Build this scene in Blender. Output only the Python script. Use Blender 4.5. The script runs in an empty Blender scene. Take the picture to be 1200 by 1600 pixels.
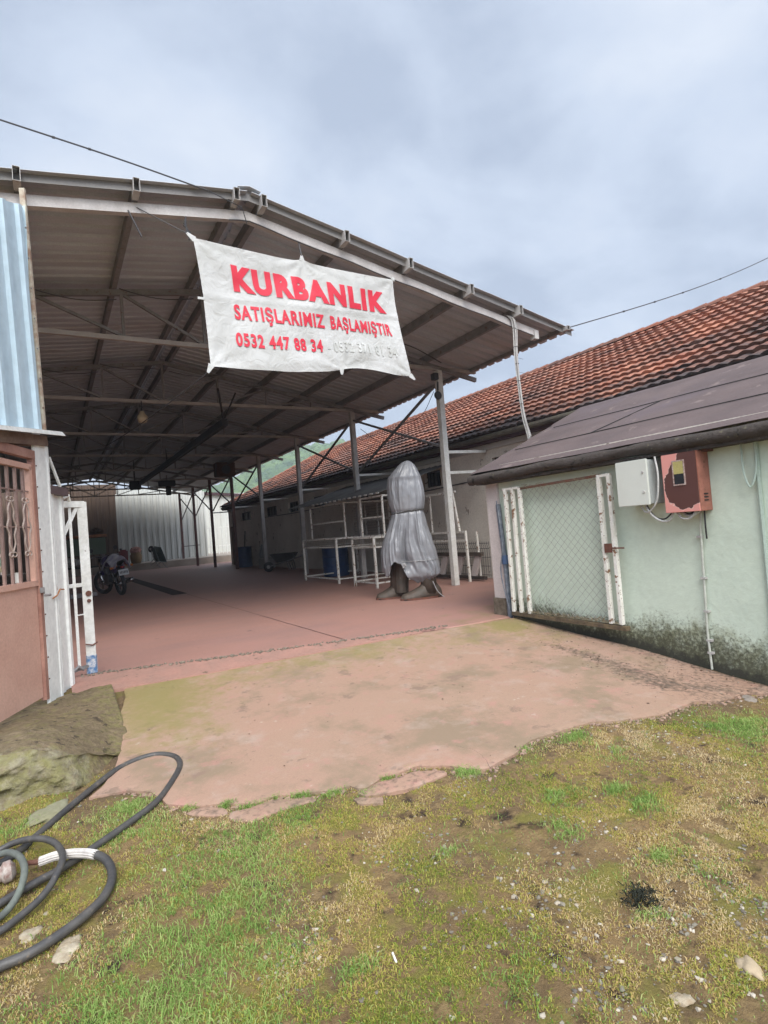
import bpy, bmesh, math, random
import numpy as np
from mathutils import Vector, Matrix
R = math.radians
scn = bpy.context.scene
col = scn.collection
random.seed(7); rng = np.random.default_rng(7)

# ------------------------------------------------------------ camera
CAMH = 1.35                       # above the shed floor (z=0); the yard in front lies lower
yaw, pit, rol = R(31.01), R(1.64), R(-4.62)
fw = Vector((math.sin(yaw)*math.cos(pit), math.cos(yaw)*math.cos(pit), math.sin(pit)))
rt = fw.cross(Vector((0, 0, 1))).normalized(); up = rt.cross(fw)
rt2 = math.cos(rol)*rt + math.sin(rol)*up; up2 = -math.sin(rol)*rt + math.cos(rol)*up
cam = bpy.data.cameras.new('camera'); co = bpy.data.objects.new('camera', cam); col.objects.link(co)
M = Matrix((rt2, up2, -fw)).transposed().to_4x4(); M.translation = (0, 0, CAMH); co.matrix_world = M
cam.sensor_fit = 'VERTICAL'; cam.sensor_height = 36; cam.lens = 870/1600*36
cam.clip_start = .05; cam.clip_end = 4000
scn.camera = co
scn.render.resolution_x = 768; scn.render.resolution_y = 1024
# ------------------------------------------------------------ world: overcast sky
SUN_EL, SUN_AZ = R(46), R(-162)      # azimuth from +Y towards +X
w = bpy.data.worlds.new('World'); scn.world = w; w.use_nodes = True
nt = w.node_tree; N = nt.nodes; L = nt.links; N.clear()
out = N.new('ShaderNodeOutputWorld'); bg = N.new('ShaderNodeBackground'); L.new(bg.outputs[0], out.inputs[0])
sky = N.new('ShaderNodeTexSky'); sky.sky_type = 'NISHITA'; sky.sun_disc = False
sky.sun_elevation = SUN_EL; sky.sun_rotation = SUN_AZ; sky.dust_density = 3.0
tc = N.new('ShaderNodeTexCoord'); sep = N.new('ShaderNodeSeparateXYZ'); L.new(tc.outputs['Generated'], sep.inputs[0])
# cloud layer: project the direction on a plane high above
def M_(op, a, b=None, cl=False):
    n = N.new('ShaderNodeMath'); n.operation = op; n.use_clamp = cl
    for i, v in enumerate((a, b)):
        if v is None: continue
        if isinstance(v, (int, float)): n.inputs[i].default_value = v
        else: L.new(v, n.inputs[i])
    return n.outputs[0]
zc = M_('ADD', M_('MAXIMUM', sep.outputs[2], 0.0), 0.22)
cx = M_('DIVIDE', sep.outputs[0], zc); cy = M_('DIVIDE', sep.outputs[1], zc)
cmb = N.new('ShaderNodeCombineXYZ'); L.new(cx, cmb.inputs[0]); L.new(cy, cmb.inputs[1])
def wnoise(scale, detail, off, rough=.5):
    mp = N.new('ShaderNodeMapping'); mp.inputs['Location'].default_value = (off, off*.7, 0); mp.inputs['Rotation'].default_value = (0, 0, .6)
    mp.inputs['Scale'].default_value = (1, 1.25, 1)
    L.new(cmb.outputs[0], mp.inputs[0])
    n = N.new('ShaderNodeTexNoise'); n.inputs['Scale'].default_value = scale; n.inputs['Detail'].default_value = detail
    n.inputs['Roughness'].default_value = rough; n.inputs['Distortion'].default_value = .25; L.new(mp.outputs[0], n.inputs[0]); return n.outputs[0]
n1 = wnoise(.8, 7, 3.1, .55); n2 = wnoise(2.3, 8, 9.7, .6)
cl = M_('ADD', M_('MULTIPLY', n1, .68), M_('MULTIPLY', n2, .32))
cr = N.new('ShaderNodeValToRGB'); L.new(cl, cr.inputs[0]); e = cr.color_ramp.elements
e[0].position = .41; e[0].color = (.158, .184, .232, 1); e[1].position = .60; e[1].color = (.270, .290, .325, 1)
x = cr.color_ramp.elements.new(.5); x.color = (.215, .243, .292, 1)
# overcast skies are brighter overhead than near the horizon
# the cloud deck glows round the hidden sun, behind the photographer
dt = N.new('ShaderNodeVectorMath'); dt.operation = 'DOT_PRODUCT'; L.new(tc.outputs['Generated'], dt.inputs[0])
dt.inputs[1].default_value = (math.sin(SUN_AZ)*math.cos(SUN_EL), math.cos(SUN_AZ)*math.cos(SUN_EL), math.sin(SUN_EL))
zen = M_('POWER', M_('MAXIMUM', M_('SUBTRACT', dt.outputs['Value'], .15), 0.0), 1.4)
k = M_('MULTIPLY_ADD', zen, 3.0); k.node.inputs[2].default_value = 1.0
vm = N.new('ShaderNodeVectorMath'); vm.operation = 'SCALE'; L.new(cr.outputs[0], vm.inputs[0]); L.new(k, vm.inputs['Scale'])
vs = N.new('ShaderNodeVectorMath'); vs.operation = 'SCALE'; L.new(sky.outputs[0], vs.inputs[0]); vs.inputs['Scale'].default_value = .06
mx = N.new('ShaderNodeMix'); mx.data_type = 'RGBA'; mx.inputs[0].default_value = .9
L.new(vs.outputs[0], mx.inputs[6]); L.new(vm.outputs[0], mx.inputs[7]); L.new(mx.outputs[2], bg.inputs[0]); bg.inputs[1].default_value = 1.0
# ------------------------------------------------------------ sun behind the cloud
sl = bpy.data.lights.new('sun', 'SUN'); sl.energy = 1.5; sl.angle = R(40); sl.color = (1, .955, .88)
so = bpy.data.objects.new('sun', sl); col.objects.link(so)
sd = Vector((math.sin(SUN_AZ)*math.cos(SUN_EL), math.cos(SUN_AZ)*math.cos(SUN_EL), math.sin(SUN_EL)))
so.rotation_euler = sd.to_track_quat('Z', 'Y').to_euler(); so.location = (0, 0, 30)
scn.view_settings.view_transform = 'Standard'; scn.view_settings.look = 'None'
scn.view_settings.exposure = 1.68; scn.view_settings.gamma = 1
scn.render.engine = 'CYCLES'; scn.cycles.max_bounces = 6; scn.cycles.diffuse_bounces = 5

# ============================================================ helpers
def nmat(name):
    m = bpy.data.materials.new(name); m.use_nodes = True
    t = m.node_tree; b = t.nodes['Principled BSDF']; return m, t, b
def mat(name, c, rough=.7, c2=None, scale=3., amt=.5, fine=.12, bump=.15, bscale=60., metal=0., spots=None, vec=None, attr=None, c3=None, stretch=None):
    """base colour with large scale mottling (c2), fine grain, chips/spots (color, scale, threshold) and bump"""
    m, t, b = nmat(name); N = t.nodes; L = t.links
    geo = N.new('ShaderNodeNewGeometry'); src = geo.outputs['Position']
    if stretch:
        mp = N.new('ShaderNodeMapping'); mp.inputs['Scale'].default_value = stretch; L.new(src, mp.inputs[0]); srcs = mp.outputs[0]
    else: srcs = src
    def noise(sc, det=5, ro=.6, s=None, off=None):
        n = N.new('ShaderNodeTexNoise'); n.inputs['Scale'].default_value = sc; n.inputs['Detail'].default_value = det
        n.inputs['Roughness'].default_value = ro; L.new(s or src, n.inputs[0]); return n.outputs[0]
    def ramp(v, lo, hi):
        r = N.new('ShaderNodeMapRange'); r.inputs[1].default_value = lo; r.inputs[2].default_value = hi; r.clamp = True; L.new(v, r.inputs[0]); return r.outputs[0]
    def mix(a, bb, f, mode='MIX'):
        x = N.new('ShaderNodeMix'); x.data_type = 'RGBA'; x.blend_type = mode
        for i, v in ((6, a), (7, bb)):
            if isinstance(v, tuple): x.inputs[i].default_value = (*v[:3], 1)
            else: L.new(v, x.inputs[i])
        if isinstance(f, (int, float)): x.inputs[0].default_value = f
        else: L.new(f, x.inputs[0])
        return x.outputs[2]
    cur = tuple(c)
    if c2: cur = mix(tuple(c), tuple(c2), ramp(noise(scale, s=srcs), .5-amt*.35, .5+amt*.35))
    if c3: cur = mix(cur, tuple(c3), ramp(noise(scale*.37, s=srcs), .52, .68))
    if fine:
        f = noise(bscale*.8, 3)
        g = N.new('ShaderNodeMapRange'); g.inputs[1].default_value = .25; g.inputs[2].default_value = .75; g.inputs[3].default_value = 1-fine; g.inputs[4].default_value = 1+fine
        L.new(f, g.inputs[0]); v = N.new('ShaderNodeVectorMath'); v.operation = 'SCALE'
        if isinstance(cur, tuple): v.inputs[0].default_value = cur
        else: L.new(cur, v.inputs[0])
        L.new(g.outputs[0], v.inputs['Scale']); cur = v.outputs[0]
    for sp in (spots or []):
        cur = mix(cur, tuple(sp[0]), ramp(noise(sp[1], 6, .65), sp[2], sp[2]+(sp[3] if len(sp) > 3 else .03)))
    if attr:    # painted-on dirt / moss masks stored on the mesh: (attribute, colour, noise scale)
        for (an, ac, asc, *mxv) in attr:
            a = N.new('ShaderNodeAttribute'); a.attribute_name = an
            s = N.new('ShaderNodeMath'); s.operation = 'MULTIPLY_ADD'; L.new(noise(asc, 7, .68), s.inputs[0]); s.inputs[1].default_value = 4.6; s.inputs[2].default_value = -2.95
            s2 = N.new('ShaderNodeMath'); s2.operation = 'MULTIPLY_ADD'; L.new(a.outputs['Fac'], s2.inputs[0]); s2.inputs[1].default_value = 1.9; L.new(s.outputs[0], s2.inputs[2])
            r9 = N.new('ShaderNodeMapRange'); r9.inputs[1].default_value = -.1; r9.inputs[2].default_value = .9; r9.inputs[4].default_value = mxv[0] if mxv else .85; L.new(s2.outputs[0], r9.inputs[0])
            g9 = N.new('ShaderNodeMath'); g9.operation = 'MULTIPLY'; g9.use_clamp = True; L.new(a.outputs['Fac'], g9.inputs[0]); g9.inputs[1].default_value = 6.0
            h9 = N.new('ShaderNodeMath'); h9.operation = 'MULTIPLY'; L.new(g9.outputs[0], h9.inputs[0]); L.new(r9.outputs[0], h9.inputs[1])
            cur = mix(cur, tuple(ac), h9.outputs[0])
    if isinstance(cur, tuple): b.inputs['Base Color'].default_value = (*cur, 1)
    else: L.new(cur, b.inputs['Base Color'])
    b.inputs['Roughness'].default_value = rough; b.inputs['Metallic'].default_value = metal
    if rough > .65: b.inputs['Specular IOR Level'].default_value = .25
    if bump:
        bp = N.new('ShaderNodeBump'); bp.inputs['Strength'].default_value = bump; bp.inputs['Distance'].default_value = .02
        L.new(noise(bscale, 6, .65), bp.inputs['Height']); L.new(bp.outputs[0], b.inputs['Normal'])
    return m

def tag(o, label=None, cat=None, group=None, kind=None):
    if label: o['label'] = label
    if cat: o['category'] = cat
    if group: o['group'] = group
    if kind: o['kind'] = kind
    return o
def thing(name, label, cat, loc=(0, 0, 0), group=None, rz=0):
    o = bpy.data.objects.new(name, None); col.objects.link(o); o.location = loc; o.rotation_euler = (0, 0, rz); o.empty_display_size = .1
    return tag(o, label, cat, group)
def children(o): return [c for c in bpy.data.objects if c.parent == o]
def copy_tree(o, parent=None):
    c = o.copy(); col.objects.link(c); c.parent = parent
    for ch in children(o): copy_tree(ch, c)
    return c
def basis(d, upv=(0, 0, 1)):
    d = Vector(d).normalized(); u = Vector(upv)
    if abs(d.dot(u)) > .98: u = Vector((1, 0, 0)) if abs(d.x) < .9 else Vector((0, 1, 0))
    s = d.cross(u).normalized(); return d, s, s.cross(d).normalized()
class MB:
    def __init__(s): s.v = []; s.f = []
    def add(s, vs, fs):
        n = len(s.v); s.v += [tuple(a) for a in vs]; s.f += [tuple(i+n for i in f) for f in fs]; return s
    def box(s, c, sz, rot=None):
        cx, cy, cz = c; a, b, d = sz[0]/2, sz[1]/2, sz[2]/2
        vs = [Vector((i*a, j*b, k*d)) for i in (-1, 1) for j in (-1, 1) for k in (-1, 1)]
        if rot: vs = [rot @ q for q in vs]
        return s.add([q+Vector(c) for q in vs], [(0, 1, 3, 2), (4, 6, 7, 5), (0, 4, 5, 1), (2, 3, 7, 6), (0, 2, 6, 4), (1, 5, 7, 3)])
    def bar(s, p, q, w, h=None, upv=(0, 0, 1), t=.0):
        """rectangular bar from p to q, w sideways, h along up"""
        h = h or w; p, q = Vector(p), Vector(q); d, a, b = basis(q-p, upv)
        vs = [o + a*i*w/2 + b*j*h/2 for o in (p, q) for i, j in ((-1, -1), (1, -1), (1, 1), (-1, 1))]
        return s.add(vs, [(3, 2, 1, 0), (4, 5, 6, 7)] + [(i, (i+1) % 4, (i+1) % 4+4, i+4) for i in range(4)])
    def tube(s, pts, r, n=8, closed=False, cap=True, rfun=None):
        pts = [Vector(p) for p in pts]; m = len(pts); vs = []; a = None
        for i, p in enumerate(pts):
            d = (pts[min(i+1, m-1)] - pts[max(i-1, 0)])
            if d.length < 1e-9: d = Vector((0, 0, 1))
            d.normalize()
            if a is None: _, a, b = basis(d)
            else: a = (a - d*a.dot(d)); a = a.normalized() if a.length > 1e-6 else basis(d)[1]
            b = d.cross(a); rr = rfun(i/(m-1)) if rfun else r
            for k in range(n):
                t = 2*math.pi*k/n; vs.append(p + a*math.cos(t)*rr + b*math.sin(t)*rr)
        fs = [(i*n+k, i*n+(k+1) % n, (i+1)*n+(k+1) % n, (i+1)*n+k) for i in range(m-1) for k in range(n)]
        if cap: fs += [tuple(range(n))[::-1], tuple((m-1)*n+k for k in range(n))]
        return s.add(vs, fs)
    def cyl(s, c, r, h, n=24, r2=None, axis=(0, 0, 1)):
        c = Vector(c); d = Vector(axis).normalized(); r2 = r if r2 is None else r2
        return s.tube([c, c+d*h], r, n, rfun=lambda t: r+(r2-r)*t)
    def lathe(s, c, prof, n=28, axis=(0, 0, 1)):
        c = Vector(c); d, a, b = basis(axis); vs = []
        for (r, z) in prof:
            for k in range(n):
                t = 2*math.pi*k/n; vs.append(c + d*z + (a*math.cos(t)+b*math.sin(t))*max(r, 1e-4))
        m = len(prof)
        return s.add(vs, [(i*n+k, i*n+(k+1) % n, (i+1)*n+(k+1) % n, (i+1)*n+k) for i in range(m-1) for k in range(n)] + [tuple(range(n))[::-1], tuple((m-1)*n+k for k in range(n))])
    def grid(s, f, nu, nv, thick=None):
        vs = [Vector(f(i/nu, j/nv)) for i in range(nu+1) for j in range(nv+1)]
        fs = [(i*(nv+1)+j, (i+1)*(nv+1)+j, (i+1)*(nv+1)+j+1, i*(nv+1)+j+1) for i in range(nu) for j in range(nv)]
        return s.add(vs, fs)
    def prism(s, poly, ext):
        """polygon (3d points) extruded by vector"""
        n = len(poly); e = Vector(ext); p = [Vector(q) for q in poly]
        return s.add(p+[q+e for q in p], [tuple(range(n))[::-1], tuple(range(n, 2*n))] + [(i, (i+1) % n, (i+1) % n+n, i+n) for i in range(n)])
    def build(s, name, m, parent=None, origin=None, bevel=0, smooth=False, solid=0, auto=None):
        me = bpy.data.meshes.new(name); off = Vector(origin) if origin is not None else Vector((0, 0, 0))
        if parent is not None and origin is None: off = wloc(parent)
        me.from_pydata([tuple(Vector(a)-off) for a in s.v], [], s.f); me.materials.append(m)
        bm = bmesh.new(); bm.from_mesh(me); bmesh.ops.recalc_face_normals(bm, faces=bm.faces)
        if bevel: bmesh.ops.bevel(bm, geom=[e for e in bm.edges if len(e.link_faces) == 2 and e.calc_face_angle(0) > .6], offset=bevel, segments=2, affect='EDGES', clamp_overlap=True)
        bm.to_mesh(me); bm.free()
        o = bpy.data.objects.new(name, me); col.objects.link(o)
        if parent is not None: o.parent = parent
        else: o.location = off
        if smooth:
            me.polygons.foreach_set('use_smooth', [True]*len(me.polygons))
            if auto:
                try: me.set_sharp_from_angle(angle=R(auto))
                except Exception: pass
        if solid:
            md = o.modifiers.new('solid', 'SOLIDIFY'); md.thickness = solid; md.offset = 0
        return o
def wloc(o):
    p = Vector((0, 0, 0))
    while o is not None: p += Vector(o.location); o = o.parent
    return p
def spline(pts, k=8):
    P = [Vector(p) for p in pts]; P = [2*P[0]-P[1]] + P + [2*P[-1]-P[-2]]; o = []
    for i in range(1, len(P)-2):
        a, b, c, d = P[i-1:i+3]
        for j in range(k):
            t = j/k; o.append(.5*((2*b)+(c-a)*t+(2*a-5*b+4*c-d)*t*t+(3*b-a-3*c+d)*t**3))
    o.append(P[-2]); return o
def vnoise(x, y, sc, seed=0):
    g = np.random.default_rng(seed).random((64, 64)); x = np.asarray(x)*sc+100.3; y = np.asarray(y)*sc+100.7
    xi = np.floor(x).astype(int); yi = np.floor(y).astype(int); fx = x-xi; fy = y-yi; fx = fx*fx*(3-2*fx); fy = fy*fy*(3-2*fy)
    a = g[xi % 64, yi % 64]; b = g[(xi+1) % 64, yi % 64]; c = g[xi % 64, (yi+1) % 64]; d = g[(xi+1) % 64, (yi+1) % 64]
    return (a*(1-fx)+b*fx)*(1-fy)+(c*(1-fx)+d*fx)*fy
def fbm(x, y, sc, seed=0, o=4):
    r = 0; a = .5; t = 0
    for i in range(o): r = r + a*vnoise(x, y, sc*2**i, seed+i); t += a; a *= .55
    return r/t
def sst(a, b, x): t = np.clip((np.asarray(x, float)-a)/(b-a), 0, 1); return t*t*(3-2*t)
def npmesh(name, V, F, m, smooth=True, parent=None, loc=(0, 0, 0)):
    me = bpy.data.meshes.new(name); V = np.asarray(V, np.float32); F = np.asarray(F, np.int32); k = F.shape[1]
    me.vertices.add(len(V)); me.vertices.foreach_set('co', V.ravel())
    me.loops.add(F.size); me.loops.foreach_set('vertex_index', F.ravel())
    me.polygons.add(len(F)); me.polygons.foreach_set('loop_start', np.arange(len(F), dtype=np.int32)*k)
    try: me.polygons.foreach_set('loop_total', np.full(len(F), k, np.int32))
    except Exception: pass
    me.polygons.foreach_set('use_smooth', [smooth]*len(F)); me.materials.append(m); me.update(calc_edges=True); me.validate()
    o = bpy.data.objects.new(name, me); col.objects.link(o); o.parent = parent; o.location = loc; return o
def vattr(o, name, vals):
    a = o.data.attributes.new(name, 'FLOAT', 'POINT'); a.data.foreach_set('value', np.asarray(vals, np.float32))

# ============================================================ terrain height
def sillY(X):
    return np.interp(X, [-6, .17, 2.0, 3.76, 4.7, 5.6, 30], [8.4, 6.91, 6.39, 5.92, 5.76, 5.70, 5.70])
def gz(X, Y):
    X = np.asarray(X, float); Y = np.asarray(Y, float); d = np.maximum(sillY(X)-Y, 0)
    z = -.32*(1-np.exp(-d/2.6*1.05)) * 1.0
    z = z - .11*sst(3.3, 5.6, X)*sst(1.6, 3.4, d)
    return z
def ray(px, py):
    d = Vector(((px-600)/870, (800-py)/870, 1)); return rt2*d.x + up2*d.y + fw*d.z
def G(px, py, dz=0.):
    d = ray(px, py); t = -(CAMH+.2)/d.z
    for _ in range(12):
        p = Vector((0, 0, CAMH))+d*t; t = (float(gz(p.x, p.y))+dz-CAMH)/d.z
    return Vector((0, 0, CAMH))+d*t

# ============================================================ materials
m_soil = None
m_white = mat('white_paint', (.62, .62, .6), .5, (.5, .49, .45), 6, spots=[((.16, .08, .05), 9, .68), ((.3, .26, .22), 30, .7)], bscale=40)
m_whiter = mat('worn_white_paint', (.74, .73, .68), .55, (.62, .6, .54), 8, spots=[((.2, .11, .06), 14, .58), ((.12, .08, .06), 40, .63)], bscale=50, bump=.3)
m_sheetw = mat('white_sheet', (.80, .80, .76), .45, (.70, .71, .68), 2, bump=.05, bscale=20, spots=[((.35, .3, .25), 35, .72)], stretch=(1, 1, .3))
m_steel = mat('painted_steel', (.21, .20, .20), .6, (.14, .135, .13), 5, bump=.1, spots=[((.13, .07, .05), 12, .62)])
m_steelp = mat('pale_painted_steel', (.46, .45, .43), .55, (.33, .31, .3), 4, bump=.1, spots=[((.2, .12, .09), 18, .64)])
m_roofu = mat('galvanised_sheet', (.46, .485, .52), .5, (.37, .385, .41), 1.5, bump=.05, c3=(.40, .38, .38), stretch=(.4, 2, 1))
m_rust = mat('rusty_steel', (.17, .07, .045), .8, (.1, .05, .04), 12, bump=.4)
m_black = mat('black_rubber', (.018, .018, .02), .55, (.03, .03, .033), 8, bump=.1)
m_dark = mat('dark_grime', (.03, .028, .028), .8)
m_wire = mat('dark_wire', (.05, .05, .055), .6, fine=0, bump=0)
m_cablew = mat('pale_cable', (.5, .5, .48), .5, (.36, .36, .35), 20)
m_glass = mat('dark_glass', (.012, .014, .018), .12, fine=0, bump=0)
m_beige = mat('beige_render', (.66, .615, .54), .85, (.56, .515, .45), 1.1, spots=[((.25, .215, .18), 3.5, .63), ((.3, .28, .25), 9, .66)], c3=(.50, .46, .40), bump=.25, bscale=30)
m_maroon = mat('maroon_board', (.07, .03, .035), .7, (.045, .025, .03), 4)
m_blue = mat('blue_plastic', (.02, .055, .16), .45, (.015, .04, .11), 6)

# ============================================================ ground
def poly_world(pts): return np.array([[p.x, p.y] for p in pts])
drive_px = [(1240, 1084), (1196, 1086), (1158, 1087), (1129, 1097), (1083, 1099), (1042, 1117), (1008, 1122), (987, 1125), (950, 1130), (925, 1129), (892, 1140), (860, 1150), (833, 1157),
            (804, 1180), (775, 1196), (754, 1207), (735, 1204), (700, 1199), (655, 1199), (625, 1210), (600, 1215), (572, 1236), (545, 1230), (520, 1238), (480, 1241), (430, 1246), (395, 1258), (350, 1258), (300, 1262),
            (262, 1260), (238, 1240), (200, 1238), (150, 1246), (128, 1262), (150, 1240), (175, 1215), (188, 1180), (194, 1150), (189, 1120), (195, 1092), (194, 1076)]
dp = [G(*p) for p in drive_px]
drive = np.array([[p.x, p.y] for p in dp] + [[.55, 6.12+.63], [2.0, 6.33], [3.76, 5.86], [4.7, 5.70], [5.36, 5.64], [5.36, 3.2], [5.36, 2.0]])
pieces_px = [[(285, 1268), (320, 1262), (352, 1264), (357, 1272), (335, 1276), (300, 1274)],
             [(360, 1268), (392, 1262), (432, 1250), (470, 1246), (494, 1247), (490, 1254), (455, 1262), (425, 1272), (400, 1283), (368, 1284), (358, 1277)],
             [(556, 1242), (590, 1224), (618, 1216), (650, 1206), (690, 1204), (700, 1210), (672, 1222), (640, 1232), (608, 1240), (575, 1244)],
             [(550, 1248), (575, 1247), (600, 1246), (598, 1256), (560, 1257)]]
def pip(P, X, Y):
    ins = np.zeros(X.shape, bool); n = len(P)
    for i in range(n):
        x1, y1 = P[i]; x2, y2 = P[(i+1) % n]
        if y1 == y2: continue
        c = ((y1 > Y) != (y2 > Y)) & (X < (x2-x1)*(Y-y1)/(y2-y1)+x1); ins ^= c
    return ins
def pdist(P, X, Y):
    D = np.full(X.shape, 1e9); CX = np.zeros(X.shape); CY = np.zeros(X.shape); n = len(P)
    for i in range(n):
        a = P[i]; b = P[(i+1) % n]; ab = b-a; l = max((ab**2).sum(), 1e-12)
        t = np.clip(((X-a[0])*ab[0]+(Y-a[1])*ab[1])/l, 0, 1); qx = a[0]+t*ab[0]; qy = a[1]+t*ab[1]
        d = np.hypot(X-qx, Y-qy); m = d < D; D = np.where(m, d, D); CX = np.where(m, qx, CX); CY = np.where(m, qy, CY)
    return D, CX, CY
def slab_z(X, Y): return gz(X, Y) + .012*(fbm(X, Y, 1.3, 40, 2)-.5)
def slab(name, P, m, step, top=.018, skirt=.1, jit=.02, seed=3):
    x0, y0 = P.min(0)-step; x1, y1 = P.max(0)+step
    xs = np.arange(x0, x1+step, step); ys = np.arange(y0, y1+step, step)
    cxs = xs[:-1]+step/2; cys = ys[:-1]+step/2
    CXm, CYm = np.meshgrid(cxs, cys, indexing='ij'); inside = pip(P, CXm, CYm)
    idx = {}; V = []; F = []
    def vid(i, j):
        if (i, j) not in idx: idx[(i, j)] = len(V); V.append([xs[i], ys[j]])
        return idx[(i, j)]
    cnt = {}
    for i, j in zip(*np.nonzero(inside)):
        f = [vid(i, j), vid(i+1, j), vid(i+1, j+1), vid(i, j+1)]; F.append(f)
        for a, b in zip(f, f[1:]+f[:1]): cnt[(a, b)] = 1
    V = np.array(V); bound = [(a, b) for (a, b) in cnt if (b, a) not in cnt]
    bi = sorted({a for a, b in bound}); D, QX, QY = pdist(P, V[bi, 0], V[bi, 1])
    V[bi, 0] = QX + (vnoise(QX, QY, 14, seed)-.5)*jit; V[bi, 1] = QY + (vnoise(QX, QY, 14, seed+9)-.5)*jit
    Z = slab_z(V[:, 0], V[:, 1])+top; n = len(V)
    Z[bi] -= .006
    rim = {a: n+k for k, a in enumerate(bi)}
    VV = np.vstack([np.c_[V, Z], np.c_[V[bi], Z[bi]-skirt]])
    F += [[b, a, rim[a], rim[b]] for a, b in bound]
    o = npmesh(name, VV, F, m, False)
    return o, VV
m_drive = mat('pink_concrete', (.335, .205, .148), .85, (.30, .205, .145), 1.1, amt=.9, fine=.09, bump=.10, bscale=110,
              spots=[((.235, .17, .115), 1.3, .5, .12), ((.22, .15, .11), 4.5, .60, .06), ((.37, .28, .23), 3.4, .54, .3), ((.36, .195, .155), 6, .56, .2), ((.47, .40, .34), 8.5, .66, .12), ((.25, .165, .125), 13, .63, .15), ((.58, .5, .44), 95, .70, .05), ((.16, .11, .085), 120, .71, .04)],
              attr=[('moss', (.22, .185, .07), 2.2, .6), ('moss', (.19, .17, .05), 11, .5), ('dirt', (.085, .065, .05), 22, .85)], c3=(.325, .215, .165))
dr, DV = slab('driveway', drive, m_drive, .05)
tag(dr, kind='structure')
X, Y = DV[:, 0], DV[:, 1]
def blob(x, y, cx, cy, sx, sy): return np.exp(-((x-cx)/sx)**2-((y-cy)/sy)**2)
moss = .75*blob(X, Y, .75, 5.9, .5, .9)+.42*blob(X, Y, 2.2, 6.0, 1.6, .55)+.62*blob(X, Y, 5.1, 5.5, .5, .3)+.35*blob(X, Y, .8, 4.9, .35, .8)+.33*blob(X, Y, 3.6, 5.4, 1.3, .6)+.35*blob(X, Y, 4.9, 4.9, .4, .9)
wl = np.clip((5.37-X), 0, 9); dirt = .75*np.exp(-wl/.10)*(Y < 5.6)+.62*blob(X, Y, 4.75, 4.1, .12, .6)+.5*blob(X, Y, 4.6, 3.3, .18, .5)+.42*blob(X, Y, 4.9, 2.9, .4, .6)
ed, _, _ = pdist(drive[:len(dp)], X, Y); dirt = dirt+.22*np.exp(-ed/.05)
vattr(dr, 'moss', moss); vattr(dr, 'dirt', dirt)
for q in pieces_px:
    P = np.array([[G(*p).x, G(*p).y] for p in q]); o, pv = slab('driveway', P, m_drive, .03, top=.01, skirt=.08, seed=5)
    o.name = 'driveway_fragment'; tag(o, kind='structure'); vattr(o, 'moss', np.full(len(pv), .1)); vattr(o, 'dirt', np.full(len(pv), .32))

def graded(lo, hi, f0, f1, st):
    a = [f0]; s = st
    while a[-1] > lo: s *= 1.25; a.append(a[-1]-s)
    b = [f1]; s = st
    while b[-1] < hi: s *= 1.25; b.append(b[-1]+s)
    return np.array(a[::-1][:-1]+list(np.arange(f0, f1, st))+b)
GX = graded(-1500, 2500, -1.0, 5.6, .025); GY = graded(-1500, 2500, .7, 5.4, .025)
XX, YY = np.meshgrid(GX, GY, indexing='ij')
near = sst(9, 7, YY)*sst(-4, -2, XX)*sst(9, 7, XX)
ins = pip(drive, XX, YY); D, _, _ = pdist(drive, np.where(near > 0, XX, 99), YY)
bumps = (fbm(XX, YY, 1.6, 11, 3)-.5)*.06+(fbm(XX, YY, 7, 15, 3)-.5)*.036+(fbm(XX, YY, 25, 19, 2)-.5)*.014
ZZ = gz(XX, YY)+bumps*near*np.clip(.25+D/.35, 0, 1)-.004
ZZ -= np.where(ins, .06*np.clip(D/.05, 0, 1), 0)
ZZ -= .1*sst(-.05, .15, YY-sillY(XX)); ZZ -= .6*sst(30, 80, np.hypot(XX, YY))
m_soil, t, b = nmat('soil_and_moss'); Nn = t.nodes; Ln = t.links
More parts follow.
